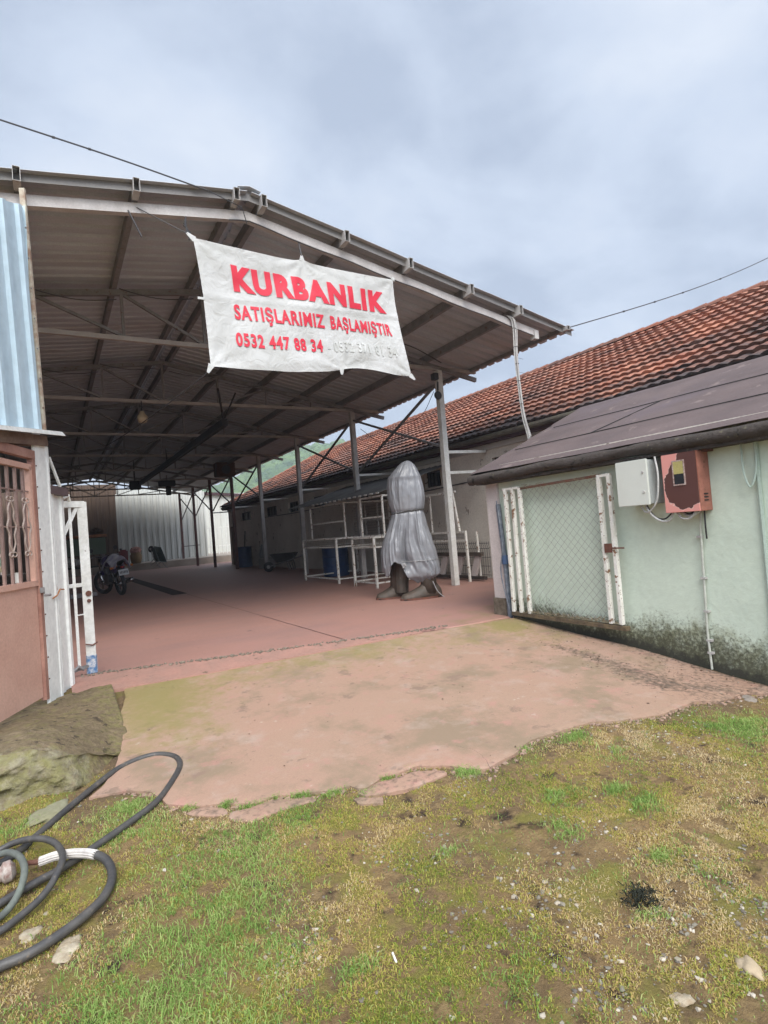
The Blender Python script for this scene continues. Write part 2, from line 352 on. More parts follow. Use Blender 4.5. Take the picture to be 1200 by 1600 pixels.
def build_soil():
    geo = Nn.new('ShaderNodeNewGeometry'); P = geo.outputs['Position']
    def noise(s, d=6, r=.62):
        n = Nn.new('ShaderNodeTexNoise'); n.inputs['Scale'].default_value = s; n.inputs['Detail'].default_value = d; n.inputs['Roughness'].default_value = r; Ln.new(P, n.inputs[0]); return n.outputs[0]
    def rmp(v, a, b_):
        r = Nn.new('ShaderNodeMapRange'); r.inputs[1].default_value = a; r.inputs[2].default_value = b_; Ln.new(v, r.inputs[0]); return r.outputs[0]
    def mix(a, c, f):
        x = Nn.new('ShaderNodeMix'); x.data_type = 'RGBA'
        for i, v in ((6, a), (7, c)):
            if isinstance(v, tuple): x.inputs[i].default_value = (*v, 1)
            else: Ln.new(v, x.inputs[i])
        Ln.new(f, x.inputs[0]); return x.outputs[2]
    c = mix((.22, .15, .08), (.34, .225, .105), rmp(noise(3), .4, .62))
    c = mix(c, (.07, .048, .034), rmp(noise(6), .54, .66))
    c = mix(c, (.36, .25, .12), rmp(noise(19), .50, .64))
    c = mix(c, (.27, .235, .065), rmp(noise(4.3), .50, .62))
    v = Nn.new('ShaderNodeTexVoronoi'); v.inputs['Scale'].default_value = 85; Ln.new(P, v.inputs[0])
    r = Nn.new('ShaderNodeMapRange'); r.inputs[1].default_value = .0; r.inputs[2].default_value = .3; r.inputs[3].default_value = 1; r.inputs[4].default_value = 0; Ln.new(v.outputs['Distance'], r.inputs[0])
    mm = Nn.new('ShaderNodeMath'); mm.operation = 'MULTIPLY'; Ln.new(r.outputs[0], mm.inputs[0]); Ln.new(rmp(noise(11), .55, .68), mm.inputs[1])
    c = mix(c, (.32, .29, .25), mm.outputs[0])
    a = Nn.new('ShaderNodeAttribute'); a.attribute_name = 'soil'
    c = mix(c, (.12, .088, .066), a.outputs['Fac'])
    Ln.new(c, b.inputs['Base Color']); b.inputs['Roughness'].default_value = .95; b.inputs['Specular IOR Level'].default_value = .15
    bp = Nn.new('ShaderNodeBump'); bp.inputs['Strength'].default_value = 1.0; bp.inputs['Distance'].default_value = .04; Ln.new(noise(45, 8, .75), bp.inputs['Height']); Ln.new(bp.outputs[0], b.inputs['Normal'])
build_soil()
nx, ny = XX.shape; ids = np.arange(nx*ny).reshape(nx, ny)
F = np.stack([ids[:-1, :-1], ids[1:, :-1], ids[1:, 1:], ids[:-1, 1:]], -1).reshape(-1, 4)
gr = npmesh('ground', np.c_[XX.ravel(), YY.ravel(), ZZ.ravel()], F, m_soil); tag(gr, kind='structure')
edge_soil = np.exp(-np.where(near > 0, D, 9)/.14)*(.35+1.0*(fbm(XX, YY, 5, 77, 3)-.3))
vattr(gr, 'soil', np.clip(edge_soil, 0, .9).ravel())
def gsurf(x, y):
    """height of the yard surface with bumps at arrays x, y"""
    x = np.asarray(x, float); y = np.asarray(y, float); d, _, _ = pdist(drive, x, y)
    b_ = (fbm(x, y, 1.6, 11, 3)-.5)*.06+(fbm(x, y, 7, 15, 3)-.5)*.036+(fbm(x, y, 25, 19, 2)-.5)*.014
    return gz(x, y)+b_*np.clip(.25+d/.35, 0, 1)-.004

# shed floor: one slab reaching under everything, with its rough front sill
m_floor = mat('red_concrete_floor', (.36, .185, .145), .62, (.29, .17, .14), .9, amt=.9, fine=.08, bump=.12, bscale=30, spots=[((.33, .25, .23), 3.1, .69), ((.13, .085, .08), 2.3, .66), ((.42, .33, .3), 50, .74)], c3=(.29, .165, .14), stretch=(1, 2.2, 1),
              attr=[('moss', (.20, .17, .07), 2.5, .6), ('front', (.36, .19, .155), 1.3, .8)])
mb = MB(); fx = [-6]+list(np.arange(.0, 8.7, .12))+[12.]
fr = []
for i, a in enumerate(fx):
    j = float(vnoise(a, 0, 6, 50)-.5)*.05 if -1 < a < 6 else 0
    fr.append((a, float(sillY(a))+.03+j))
YR = [0, .02, .1, .25, .5, .9, 1.4, 2.2, 3.5, 6, 10, 20, 34]
V = []; F = []
for a, y0 in fr:
    V.append((a, y0, -.2)); V.append((a, y0, -.012))
    for yy in YR[1:]: V.append((a, y0+yy, 0.0))
kk = len(YR)+1
for i in range(len(fr)-1):
    for j in range(kk-1): F.append((i*kk+j, (i+1)*kk+j, (i+1)*kk+j+1, i*kk+j+1))
V = np.array(V); fl = npmesh('shed_floor', V, F, m_floor, False); tag(fl, kind='structure')
fm = .7*blob(V[:, 0], V[:, 1], 5.1, 6.0, .7, .35)+.35*blob(V[:, 0], V[:, 1], 6, 6.6, 1.5, .5)
vattr(fl, 'moss', fm); vattr(fl, 'front', .55*np.exp(-np.clip(V[:, 1]-sillY(V[:, 0]), 0, 99)/2.2))
# narrow pink strip between sill and driveway
m_strip = mat('pink_strip', (.35, .19, .15), .85, (.28, .17, .135), 4, bump=.2, bscale=40, spots=[((.15, .1, .07), 8, .62)])
mb = MB()
xs = np.linspace(.1, 3.9, 60)
V = []; F = []
for i, a in enumerate(xs):
    y1 = float(sillY(a))+.03; y0 = y1-.62*(1-i/70)-.04
    for yy in (y0, y0+.001, y1): V.append((a, yy, float(slab_z(a, yy))+(.03 if yy > y0 else -.05)-(.0)))
for i in range(59):
    for j in range(2): F.append((i*3+j, i*3+3+j, i*3+4+j, i*3+1+j))
tag(npmesh('sill_strip', V, F, m_strip, False), kind='structure')
# gritty sill line
mb = MB(); rs = random.Random(4)
for i in range(420):
    a = rs.uniform(.2, 4.3); y = float(sillY(a))+rs.gauss(.0, .022); s = rs.uniform(.006, .02)
    mb.box((a, y, float(slab_z(a, y))+.034), (s*1.6, s, s*.8), Matrix.Rotation(rs.uniform(0, 3), 3, 'Z') @ Matrix.Rotation(rs.uniform(-.5, .5), 3, 'X'))
tag(mb.build('mortar_crumbs', mat('mortar', (.27, .22, .17), .95, (.12, .1, .08), 30)), kind='stuff', label='crumbled mortar grit lying along the shed floor sill', cat='rubble')
mb = MB(); mb.grid(lambda u, v: (2.72+.4*v+.1*float(vnoise(u*20, 0, 1, 2)-.5)*0, 15.9+12.8*u, .006), 12, 1)
tag(mb.build('drain_channel', mat('drain_grate', (.035, .02, .02), .8, (.06, .035, .03), 6)), kind='structure')
mb = MB()
mb.grid(lambda u, v: (3.06+.01*float(vnoise(u*9, 3, 4, 5)-.5)+.012*v, 6.2+9.5*u, .005), 40, 1)
tag(mb.build('floor_joint', mat('joint_dirt', (.12, .07, .06), .9)), kind='structure')
# raised platform at the far end
m_plat = mat('worn_concrete', (.36, .31, .26), .9, (.26, .22, .18), 1.5, bump=.3)
mb = MB(); mb.box((6, 42.3, .195), (26, 12, .41)); tag(mb.build('platform', m_plat), kind='structure')

# ============================================================ hill with forest
m_hill = mat('hill_ground', (.06, .09, .03), .95, bump=0)
HY = [260, 300, 360, 430, 560]
def hill_h(x, y):
    r = np.interp(np.asarray(x)*300/np.asarray(y), [-400, -100, 0, 60, 78, 85, 100, 119, 140, 166, 220, 300, 500], [5, 12, 20, 26, 28, 30, 39, 47, 51, 53, 46, 40, 20])
    return r
def hz(x, y):
    s = sst(170, 330, y); rdg = hill_h(x, y)*np.asarray(y)/300
    n = (fbm(x, y, .02, 60, 4)-.5)*12
    return -1+s*(rdg*.97-1)+n*s*(1-.6*sst(260, 330, y))
xs = np.linspace(-400, 700, 120); ys = np.linspace(150, 700, 70)
HX, HYg = np.meshgrid(xs, ys, indexing='ij'); HZ = hz(HX, HYg)-2*sst(330, 700, HYg)*30
ids = np.arange(HX.size).reshape(HX.shape); F = np.stack([ids[:-1, :-1], ids[1:, :-1], ids[1:, 1:], ids[:-1, 1:]], -1).reshape(-1, 4)
tag(npmesh('hill', np.c_[HX.ravel(), HYg.ravel(), HZ.ravel()], F, m_hill), kind='structure')
m_for = mat('forest_leaves', (.055, .105, .03), .9, (.11, .17, .05), .12, amt=.7, bump=0, fine=.25, bscale=1.2, c3=(.035, .07, .03))
bm = bmesh.new(); bmesh.ops.create_icosphere(bm, subdivisions=2, radius=1); bv = np.array([v.co[:] for v in bm.verts]); bf = np.array([[v.index for v in f.verts] for f in bm.faces]); bm.free()
VV = []; FF = []; n = 0
for i in range(3600):
    y = rng.uniform(165, 345); x = y*rng.uniform(.12, .78)
    z = float(hz(x, y)); r = rng.uniform(2.2, 5.2)
    nb = bv*(1+.38*(rng.random((len(bv), 1))-.5))*np.array([r, r, r*rng.uniform(.8, 1.25)])
    VV.append(nb+np.array([x, y, z+r*.45])); FF.append(bf+n); n += len(bv)
fo = npmesh('forest', np.vstack(VV), np.vstack(FF), m_for, False); tag(fo, 'green wooded hillside beyond the tiled building', 'forest', kind='stuff')

# ============================================================ open metal shed
def rz(X): return 5.885-(.186 if X > 2.45 else .153)*abs(X-2.45)
Y0, Y1 = 6.8, 38.8; XL, XR = -2.6, 8.5
shed = thing('open_shed', 'long open sided metal shed with grey corrugated roof on pale steel posts', 'shed', (3.5, 9.57, 0))
def corr(t, p=.25, h=.045):
    u = (t/p) % 1.0; return h*float(np.interp(u, [0, .3, .4, .6, .7, 1], [0, 0, 1, 1, 0, 0]))
ysamp = []; y = Y0
while y < Y1:
    ysamp += [y, y+.075, y+.1, y+.15, y+.175]; y += .25
for (xa, xb) in ((XL, 2.42), (2.48, XR)):
    V = []; F = []; K = 9
    for i, yy in enumerate(ysamp):
        for j in range(K+1):
            xx = xa+(xb-xa)*j/K; sag = .012*math.sin(xx*2.3+yy*.7)
            V.append((xx-3.5, yy-9.57, rz(xx)+corr(yy-Y0)-.035+sag*.5))
    for i in range(len(ysamp)-1):
        for j in range(K): F.append((i*(K+1)+j, (i+1)*(K+1)+j, (i+1)*(K+1)+j+1, i*(K+1)+j+1))
    o = npmesh('roof_sheet', V, F, m_roofu, False, shed); md = o.modifiers.new('s', 'SOLIDIFY'); md.thickness = .006; md.offset = 1
mb = MB(); mb.prism([(2.3, Y0-.01, rz(2.3)+.010), (2.45, Y0-.01, 5.905), (2.6, Y0-.01, rz(2.6)+.010), (2.6, Y0-.01, rz(2.6)+.003), (2.45, Y0-.01, 5.898), (2.3, Y0-.01, rz(2.3)+.003)], (0, Y1-Y0+.04, 0))
mb.build('ridge_cap', m_roofu, shed)
m_trim = mat('grey_trim', (.19, .18, .175), .5, (.15, .145, .14), 2, stretch=(1, 1, 4))
mb = MB()
for xa, xb in ((XL, 2.45), (2.45, XR)):
    mb.prism([(xa, 6.87, rz(xa)-.012), (xb, 6.87, rz(xb)-.012), (xb, 6.87, rz(xb)-.135), (xa, 6.87, rz(xa)-.135)], (0, .004, 0))
mb.build('gable_trim', m_trim, shed)
PX_ = [-1.3, -.1, 1.08, 2.27, 2.63, 3.83, 4.9, 6.07, 7.14, 8.3]
m_hole = mat('tube_inside', (.01, .01, .01), .9, fine=0, bump=0)
for px in PX_:
    mb = MB(); zt = rz(px)-.038; wv = .07; hv = .15 if px < 8 else .07
    # hollow rectangular tube: four walls
    for (dx, dz, ww, hh) in ((-.032, -hv/2, .006, hv), (.032, -hv/2, .006, hv), (0, -.003, .058, .006), (0, -hv+.003, .058, .006)):
        mb.box((px+dx, (Y0+Y1)/2-.01, zt+dz), (ww, Y1-Y0-.04+.05, hh))
    pu = mb.build('purlin', m_steel if px > -9 else m_steelp, shed)
    if px < 8.6:
        mb = MB(); zt2 = zt
        for (dx, dz, ww, hh) in ((-.0345, -hv/2, .005, hv+.004), (.0345, -hv/2, .005, hv+.004), (0, .002, .064, .004), (0, -hv-.002, .064, .004)):
            mb.box((px+dx, Y0+.06, zt2+dz), (ww, .2, hh))
        mb.build('purlin_end', m_steelp, pu)
# front rafter beam
mb = MB()
for xa, xb in ((-.3, 2.45), (2.45, 7.72)):
    mb.prism([(xa, 7.0, rz(xa)-.2), (xb, 7.0, rz(xb)-.2), (xb, 7.0, rz(xb)-.325), (xa, 7.0, rz(xa)-.325)], (0, .08, 0))
mb.build('front_beam', mat('pale_beam', (.52, .50, .49), .55, (.38, .35, .34), 5, spots=[((.2, .12, .09), 18, .68)]), shed)
mb = MB(); mb.box((7.7, 7.04, rz(7.7)-.3), (.1, .12, .16)); mb.build('beam_end_bracket', m_steelp, shed)
# trusses
PY = [9.57, 13.65, 17.75, 21.85, 25.95, 30.05, 34.15, 38.2]
def make_truss(y0, m, mc):
    tr = bpy.data.objects.new('truss', None); col.objects.link(tr); tr.parent = shed; tr.location = (0, y0-9.57, 0)
    w = .07
    mb = MB(); mb.bar((-.1, y0, 4.70), (8.45, y0, 4.70), w, .07); mb.build('bottom_chord', mc, tr)
    for xa, xb in ((-.1, 2.45), (2.45, 8.45)):
        mb = MB(); mb.bar((xa, y0, rz(xa)-.245), (xb, y0, rz(xb)-.245), w, .09); mb.build('top_chord', m, tr)
    for a in (1.18, 2.45, 3.72, 4.95, 6.2):
        mb = MB(); mb.bar((a, y0, 4.735), (a, y0, rz(a)-.29), .045); mb.build('web_bar', m, tr)
    for a, b_ in ((0, 1.18), (1.22, 2.42), (3.70, 2.48), (4.93, 3.74), (6.18, 4.97), (7.35, 6.24)):
        mb = MB(); mb.bar((a, y0, rz(a)-.29), (b_, y0, 4.735), .045); mb.build('web_bar', m, tr)
    return tr
m_chord = mat('chord_steel', (.42, .39, .36), .55, (.30, .27, .25), 3, bump=.1)
tr0 = make_truss(PY[0], m_steel, m_chord)
for y in PY[1:]:
    c = copy_tree(tr0, shed); c.location = (0, y-9.57, 0)
m_postl = mat('rust_brown_post', (.15, .07, .06), .7, (.1, .055, .05), 6)
for i, y in enumerate(PY):
    # every post is painted pale above and worn lower down at the far end
    mb = MB(); mb.bar((7.4, y, 0), (7.4, y, 4.66), .13, .13, (0, 1, 0)); mb.build('post', m_white if i < 1 else (m_steelp if i < 4 else m_postl), shed, bevel=.006)
    mb = MB(); mb.bar((-.1, y, 0), (-.1, y, 5.14), .1, .1, (0, 1, 0)); mb.build('post', m_steel, shed)
for i in range(len(PY)-1):
    if i in (2,): continue
    a, b_ = PY[i], PY[i+1]
    mb = MB(); mb.bar((7.46, a+.1, 4.45), (7.46, b_-.1, 2.98), .05, .05); mb.build('cross_brace', m_steel if i else m_steel, shed)
    mb = MB(); mb.bar((7.40, a+.1, 3.02), (7.40, b_-.1, 4.4), .05, .05); mb.build('cross_brace', m_steel, shed)
for y in PY[:6]:
    mb = MB(); mb.bar((7.46, y, 2.88), (8.56, y, 2.9), .05, .06); mb.build('wall_tie', m_white, shed)
mb = MB(); mb.bar((7.46, PY[0], 2.43), (8.56, PY[0], 2.45), .05, .06); mb.build('wall_tie', m_white, shed)
mb = MB(); mb.bar((7.46, PY[-1], 1.2), (8.5, PY[-1], 1.22), .05, .06); mb.build('wall_tie', m_steel, shed)
# cable run sagging inside and the dark clamp box by the first post
mb = MB()
for y in PY[:4]:
    for a, b_ in ((-.05, 1.1), (1.15, 2.3), (2.6, 3.8), (3.9, 4.85)):
        mb = MB(); mb.tube([(a+(b_-a)*t, y-.06, min(rz(a), rz(b_))-.2-.08*math.sin(math.pi*t)) for t in np.linspace(0, 1, 9)], .009, 5); mb.build('electric_cable', m_wire, shed)
mb = MB(); mb.tube(spline([(7.3, 9.3, 4.75), (6.4, 9.1, 4.95), (5.3, 8.9, 5.0), (4.2, 8.6, 5.25)], 5), .012, 5)
mb.build('electric_cable', m_wire, shed)
mb = MB(); mb.box((7.25, 9.5, 4.5), (.12, .14, .14)); mb.cyl((7.3, 9.48, 4.1), .09, .05, 16, axis=(0, 1, 0)); mb.tube([(7.3, 9.5, 4.2), (7.32, 9.5, 4.4)], .02); mb.build('junction_box', m_black, shed, bevel=.01)

# far end cladding
m_shw = mat('far_white_sheet', (.52, .53, .50), .5, (.42, .42, .39), 1.2, bump=.05, stretch=(2, 1, .25))
m_shb = mat('brown_shaded_sheet', (.13, .09, .065), .7, (.08, .055, .045), 2, bump=.1, stretch=(4, 1, .3))  # brown sheet, darkened so its colour carries the shade of the bay
def corr_wall(name, label, cat, xa, xb, y, za, zb, p, h, m, skew=0):
    V = []; F = []; xs = []; a = xa
    while a < xb: xs += [a, a+.5*p, a+.62*p, a+.88*p]; a += p
    for a in xs:
        ph = ((a-xa)/p) % 1; d = h if .55 < ph < .95 else 0
        V += [(a, y-d, za), (a, y-d, zb)]
    F = [(2*i, 2*i+2, 2*i+3, 2*i+1) for i in range(len(xs)-1)]
    o = npmesh(name, V, F, m, False); md = o.modifiers.new('s', 'SOLIDIFY'); md.thickness = .008
    return tag(o, label, cat)
corr_wall('sheet_wall', 'tall white corrugated metal sheets closing the far end of the shed', 'wall', 3.75, 9.1, 40.0, .38, 4.95, .38, .09, m_shw)
corr_wall('upper_sheet_wall', 'white corrugated strip showing above the far white sheets', 'wall', 3.75, 9.2, 40.6, 4.2, 5.3, .3, .05, m_shw)
corr_wall('sheet_wall', 'brown metal sheeting with shade in its colour, left of the far white sheets', 'wall', -2.6, 3.72, 40.15, 0, 5.62, .5, .05, m_shb)
corr_wall('shed_side_wall', 'low dark sheet wall along the left side of the shed', 'wall', 0, .3, 0, 0, .1, .1, .01, m_shb)
bpy.data.objects.remove([o for o in bpy.data.objects if o.name.startswith('shed_side_wall')][0])
V = []; F = []; ys_ = np.arange(8.0, 40, .25)
for i, a in enumerate(ys_): V += [(-2.6-.04*(i % 2), a, 0), (-2.6-.04*(i % 2), a, 4.85)]
F = [(2*i, 2*i+2, 2*i+3, 2*i+1) for i in range(len(ys_)-1)]
o = npmesh('side_cladding', V, F, m_shb, False); tag(o, 'dark metal cladding along the closed left side of the shed', 'wall')
# far white building behind on the right
fb = thing('far_building', 'white sheet clad building with dark roof edge behind the far posts', 'building', (14, 56, 0))
corr = None
V = []; F = []; xs = np.arange(9.4, 26, .35)
mb = MB(); mb.box((18, 60, 3.0), (17, 8, 6.2))
for a in np.arange(9.7, 26, .55): mb.box((a, 55.97, 3.0), (.06, .04, 6.1))
mb.build('wall', m_shw, fb)
mb = MB(); mb.prism([(9.2, 55.6, 6.35), (27, 55.6, 4.9), (27, 55.6, 5.15), (9.2, 55.6, 6.6)], (0, 9, 0)); mb.build('roof', m_maroon, fb)
# far railing and stand by the posts
rl = thing('far_railing', 'pale metal railing fence between the far posts', 'railing', (9.6, 42, .4))
mb = MB()
for z in (.62, 2.0): mb.bar((8.6, 42.2, .4+z), (11.8, 42.2, .4+z), .07)
mb.build('rail', m_white, rl)
for a in np.arange(8.65, 11.8, .3):
    mb = MB(); mb.bar((a, 42.2, .42), (a, 42.2, 2.4), .05); mb.build('baluster', m_white, rl)
mb = MB(); mb.bar((7.35, 38.9, .41), (7.75, 39.6, 2.2), .04); tag(mb.build('leaning_pole', m_steel), 'thin dark pole leaning on the far white sheets', 'pole')

# ============================================================ front: left facade
FD = Vector((.42, .907, 0)).normalized(); FN = Vector((FD.y, -FD.x, 0)); FP = Vector((-.138, 6.19, 0))
def fp(t, z, o=0.): return FP+FD*t+FN*o+Vector((0, 0, z))
fac = thing('left_building', 'pink metal gatehouse front with blue and white sheet cladding at left edge', 'building', tuple(FP))
fac['label'] = 'sheet clad building with blue upper wall and pink barred door at left edge'
m_bluep = mat('pale_blue_sheet', (.52, .64, .70), .4, (.44, .57, .65), 1.5, bump=.04, bscale=10, stretch=(2, 2, .3))
def cladding(name, ts, z0, z1, m, off=0, depth=.02, parent=fac, sk=0, tl=0., bl=0.):
    mb = MB(); V = []; K = len(ts)
    for i, (t_, d) in enumerate(ts):
        for z in (z0, z1): V.append(fp(t_+(sk if z == z1 else 0), z+(tl*(t_-.2) if z == z1 else bl*(t_-.2)), off+d))
    mb.add(V, [(2*i, 2*i+2, 2*i+3, 2*i+1) for i in range(K-1)])
    return mb.build(name, m, parent, solid=.006)
ts = []
for a in np.arange(-2.6, .22, .28): ts += [(a, 0), (a+.16, 0), (a+.185, .03), (a+.235, .03), (a+.26, 0)]
ts = [q for q in ts if q[0] < .16]+[(.23, 0), (.235, .025)]
cladding('upper_cladding', ts, 2.58, 4.76, m_bluep, .03, sk=-.12, tl=.42, bl=.14)
mb = MB(); mb.bar(fp(.235, 2.56, .04), fp(.12, 4.95, .04), .03, .05, FN); mb.build('corner_trim', mat('cream_trim', (.5, .47, .38), .6, (.25, .15, .1), 9), fac)
mb = MB()
for i in range(7): mb.cyl(fp(.195-.02*i+.01, 2.8+i*.29, .062), .009, .008, 8, axis=FN)
mb.build('screw', m_steel, fac)
mb = MB()  # white drip canopy
mb.add([fp(-1.7, 2.33, .0), fp(.33, 2.6, 0), fp(.38, 2.585, .15), fp(-1.7, 2.315, .15)], [(0, 1, 2, 3)])
mb.add([fp(-1.7, 2.315, .15), fp(.38, 2.585, .15), fp(.42, 2.55, .165), fp(-1.7, 2.28, .165)], [(0, 1, 2, 3)])
mb.build('drip_canopy', m_white, fac, solid=.008)
mb = MB(); mb.bar(fp(-1.7, 2.25, .02), fp(.2, 2.47, .02), .14, .10); mb.build('lintel', mat('weathered_lintel', (.13, .08, .06), .8, (.2, .14, .1), 6), fac)
cladding('lower_cladding', [(-.015, 0), (.0, .02), (.03, .02), (.10, .02), (.115, .012), (.22, .012), (.235, .02), (.26, .02)], -.03, 2.42, m_sheetw, .04)
cladding('lower_cladding', [(.262, .0), (.30, .0), (.315, .02), (.36, .02), (.375, 0), (.50, 0), (.515, .02), (.56, .02), (.575, 0), (.60, 0)], -.02, 1.96, m_sheetw, .02)
mb = MB(); mb.bar(fp(.26, 2.0, .02), fp(.56, 1.985, .05), .1, .08); mb.build('bracket', mat('purple_steel', (.09, .06, .06), .6), fac)
mb = MB(); mb.bar(fp(.27, 2.32, .06), fp(.38, 2.03, .1), .02); mb.build('bracket_strut', m_white, fac)
mb = MB(); mb.tube([fp(.6, 1.93, .02), fp(.66, 1.96, .05), fp(.68, 1.9, .05)], .018, 8); mb.build('hook', m_whiter, fac)
mb = MB()
for i in range(11): mb.cyl(fp(-.005, .2+i*.2, .065), .007, .006, 8, axis=FN)
mb.build('screw', m_rust, fac)
mb = MB(); mb.tube([fp(.16, .93, .066), fp(.25, .95, .066), fp(.36, 1.0, .046), fp(.44, .99, .046)], .007, 5); mb.tube([fp(.28, 1.0, .05), fp(.27, 1.07, .05)], .008, 5); mb.build('rust_streak', mat('rust_orange', (.35, .15, .06), .9), fac)
# pink door
m_pink = mat('salmon_paint', (.60, .37, .29), .5, (.53, .31, .24), 3, bump=.06, spots=[((.17, .09, .07), 22, .72)])
door = bpy.data.objects.new('door', None); col.objects.link(door); door.parent = fac
mb = MB()
mb.bar(fp(-.04, .02, .04), fp(-.04, 2.3, .04), .05, .05, FN); mb.bar(fp(-1.2, .02, .04), fp(-1.2, 2.3, .04), .05, .05, FN)
mb.bar(fp(-1.22, 2.3, .04), fp(-.02, 2.3, .04), .06, .08); mb.build('door_frame', mat('dark_pink_frame', (.40, .22, .17), .6, (.25, .12, .09), 5), door)
mb = MB(); mb.add([fp(-1.17, .05, .02), fp(-.07, .05, .02), fp(-.07, 1.08, .02), fp(-1.17, 1.08, .02)], [(0, 1, 2, 3)]); mb.build('lower_panel', m_pink, door, solid=.03)
mb = MB(); mb.bar(fp(-1.17, 1.1, .03), fp(-.065, 1.1, .03), .05, .05); mb.bar(fp(-1.17, 2.18, .03), fp(-.065, 2.18, .03), .05, .05); mb.bar(fp(-.085, 1.1, .03), fp(-.085, 2.18, .03), .04, .05, FN); mb.build('grille_frame', m_pink, door)
m_bar = mat('grey_pink_bar', (.30, .2, .17), .5, (.22, .14, .12), 7)
for i in range(8):
    t_ = -.19-.125*i; mb = MB(); mb.bar(fp(t_, 1.12, .03), fp(t_, 2.16, .03), .022, .022, FN); mb.build('grille_bar', m_bar, door)
mb = MB(); mb.bar(fp(-1.17, 1.62, .03), fp(-.1, 1.62, .03), .012); mb.bar(fp(-1.17, 1.95, .03), fp(-.1, 1.95, .03), .012); mb.build('grille_crossbar', m_bar, door)
for i in (0, 2, 4):
    t0 = -.19-.125*i; mb = MB()
    for sgn in (1, -1):
        pts = []
        for a in np.linspace(0, 1, 26):
            z = 1.62+(a-.5)*.46; wv = .055*(math.sin(math.pi*a)**.7)*(1-.25*math.cos(6*math.pi*a)); pts.append(fp(t0+sgn*wv, z, .045))
        mb.tube(pts, .007, 6)
        for ze, dz in ((1.39, -1), (1.85, 1)):
            mb.tube([fp(t0+sgn*(.028-.028*math.cos(a))*1.0, ze+dz*.012+dz*.022*math.sin(a)*.9, .045) for a in np.linspace(0, 5.2, 14)], .006, 6)
    mb.build('scroll_ornament', mat('pale_scroll', (.42, .33, .28), .5), door)
mb = MB(); mb.box(fp(-.05, 1.03, .075), (.04, .04, .05)); mb.cyl(fp(-.05, .98, .09), .012, .06, 10, axis=FN); mb.build('latch', m_steel, door, bevel=.004)
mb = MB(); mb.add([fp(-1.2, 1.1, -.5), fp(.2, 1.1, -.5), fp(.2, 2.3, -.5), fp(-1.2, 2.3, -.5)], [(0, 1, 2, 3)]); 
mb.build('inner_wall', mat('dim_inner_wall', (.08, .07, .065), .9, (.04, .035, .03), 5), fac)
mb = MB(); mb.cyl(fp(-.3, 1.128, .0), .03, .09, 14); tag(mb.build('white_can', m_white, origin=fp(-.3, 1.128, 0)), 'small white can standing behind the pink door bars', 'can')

# plinth of old concrete under the facade
m_plinth = mat('mossy_concrete', (.20, .15, .095), .95, (.13, .10, .055), 4, amt=.9, bump=1.0, bscale=35, fine=.35, spots=[((.40, .36, .27), 30, .68), ((.07, .052, .035), 9, .60)], attr=[('face', (.235, .205, .13), 6, .8), ('face', (.33, .31, .22), 19, .6), ('face', (.10, .085, .05), 11, .6), ('moss', (.20, .19, .06), 12, .6)])
def plinth():
    nu, nv = 150, 110; V = []; ms = []; fc = []
    xl = -3.2; 
    for i in range(nu+1):
        X_ = xl+(.62-xl)*(i/nu)**.55
        for j in range(nv+1):
            v = j/nv
            # profile: bottom front -> top front edge -> back; right side falls away towards the driveway
            yf = 4.42+.06*float(vnoise(X_, 0, 3, 31)-.5)+.75*max(0, X_-.06)**1.0*1.6
            rd = float(sst(-.25, .42, X_)); top_f = .12-.26*rd
            yb = 6.3+max(0, X_)*.9
            base = float(gz(X_, yf))-.10
            if v < .3:
                s = v/.3; y = yf-.12*(1-s); z = base+(top_f-.02-base)*s**.8; y += .02*math.sin(s*9+X_*5)
            else:
                s = (v-.3)/.7; y = yf+.02+(yb-yf)*s; z = top_f+(-.02-top_f)*float(sst(0, .8, s))-.03*(1-s)**6
                g = float(slab_z(X_, y)); z = max(z, g-.03) if X_ > .3 else z
                if X_ > .45: z = g-.02-(X_-.45)*.3
            n = (fbm(X_*3, (y+z*2)*3, 1.6, 33, 6)-.5)*.17+(float(vnoise(X_*22, (y+z)*22, 1, 39))-.5)*.018
            y += n*(.9 if v < .33 else .2); z += n*.30
            V.append((X_, y, z)); fc.append(.62*float(1-sst(.26, .36, v))*float(1-sst(.1, .2, X_))); ms.append(.35*float(fbm(X_, y, 2.5, 88, 3))+(.35 if v < .3 else .10)+.3*float(sst(.2, .5, X_)))
    ids = np.arange((nu+1)*(nv+1)).reshape(nu+1, nv+1)
    F = np.stack([ids[:-1, :-1], ids[1:, :-1], ids[1:, 1:], ids[:-1, 1:]], -1).reshape(-1, 4)
    o = npmesh('concrete_plinth', V, F, m_plinth); vattr(o, 'moss', ms); vattr(o, 'face', fc); return o
tag(plinth(), 'rough mossy concrete block in front of the pink door', 'concrete block')

# ============================================================ folded white gate leaf
ga, gb = Vector((.13, 6.86, 0)), Vector((.335, 6.93, 0)); gd = (gb-ga)
gl = thing('gate_leaf', 'folded white steel gate leaf with blue foot beside the corrugated wall', 'gate', tuple(gb))
def gp(u, z, o=0): return ga+gd*u+Vector((0, 0, z))+Vector((.32, -.95, 0))*o
mb = MB(); mb.bar(gp(.88, .06), gp(.88, 1.9), .095, .05, (0, 1, 0)); post = mb.build('gate_post', m_white, gl, bevel=.004)
mb = MB(); mb.bar(gp(0, 1.875), gp(.99, 1.875), .05, .07); mb.build('top_rail', m_white, gl, bevel=.004)
mb = MB(); mb.bar(gp(.3, .12), gp(.3, 1.84), .028, .03, (0, 1, 0)); mb.build('bar', m_white, gl)
mb = MB(); mb.bar(gp(0, 1.0), gp(.7, 1.0), .03, .04); mb.build('middle_rail', m_white, gl)
mb = MB(); mb.bar(gp(.3, .68), gp(.7, .68), .01, .012); mb.build('small_rod', m_white, gl)
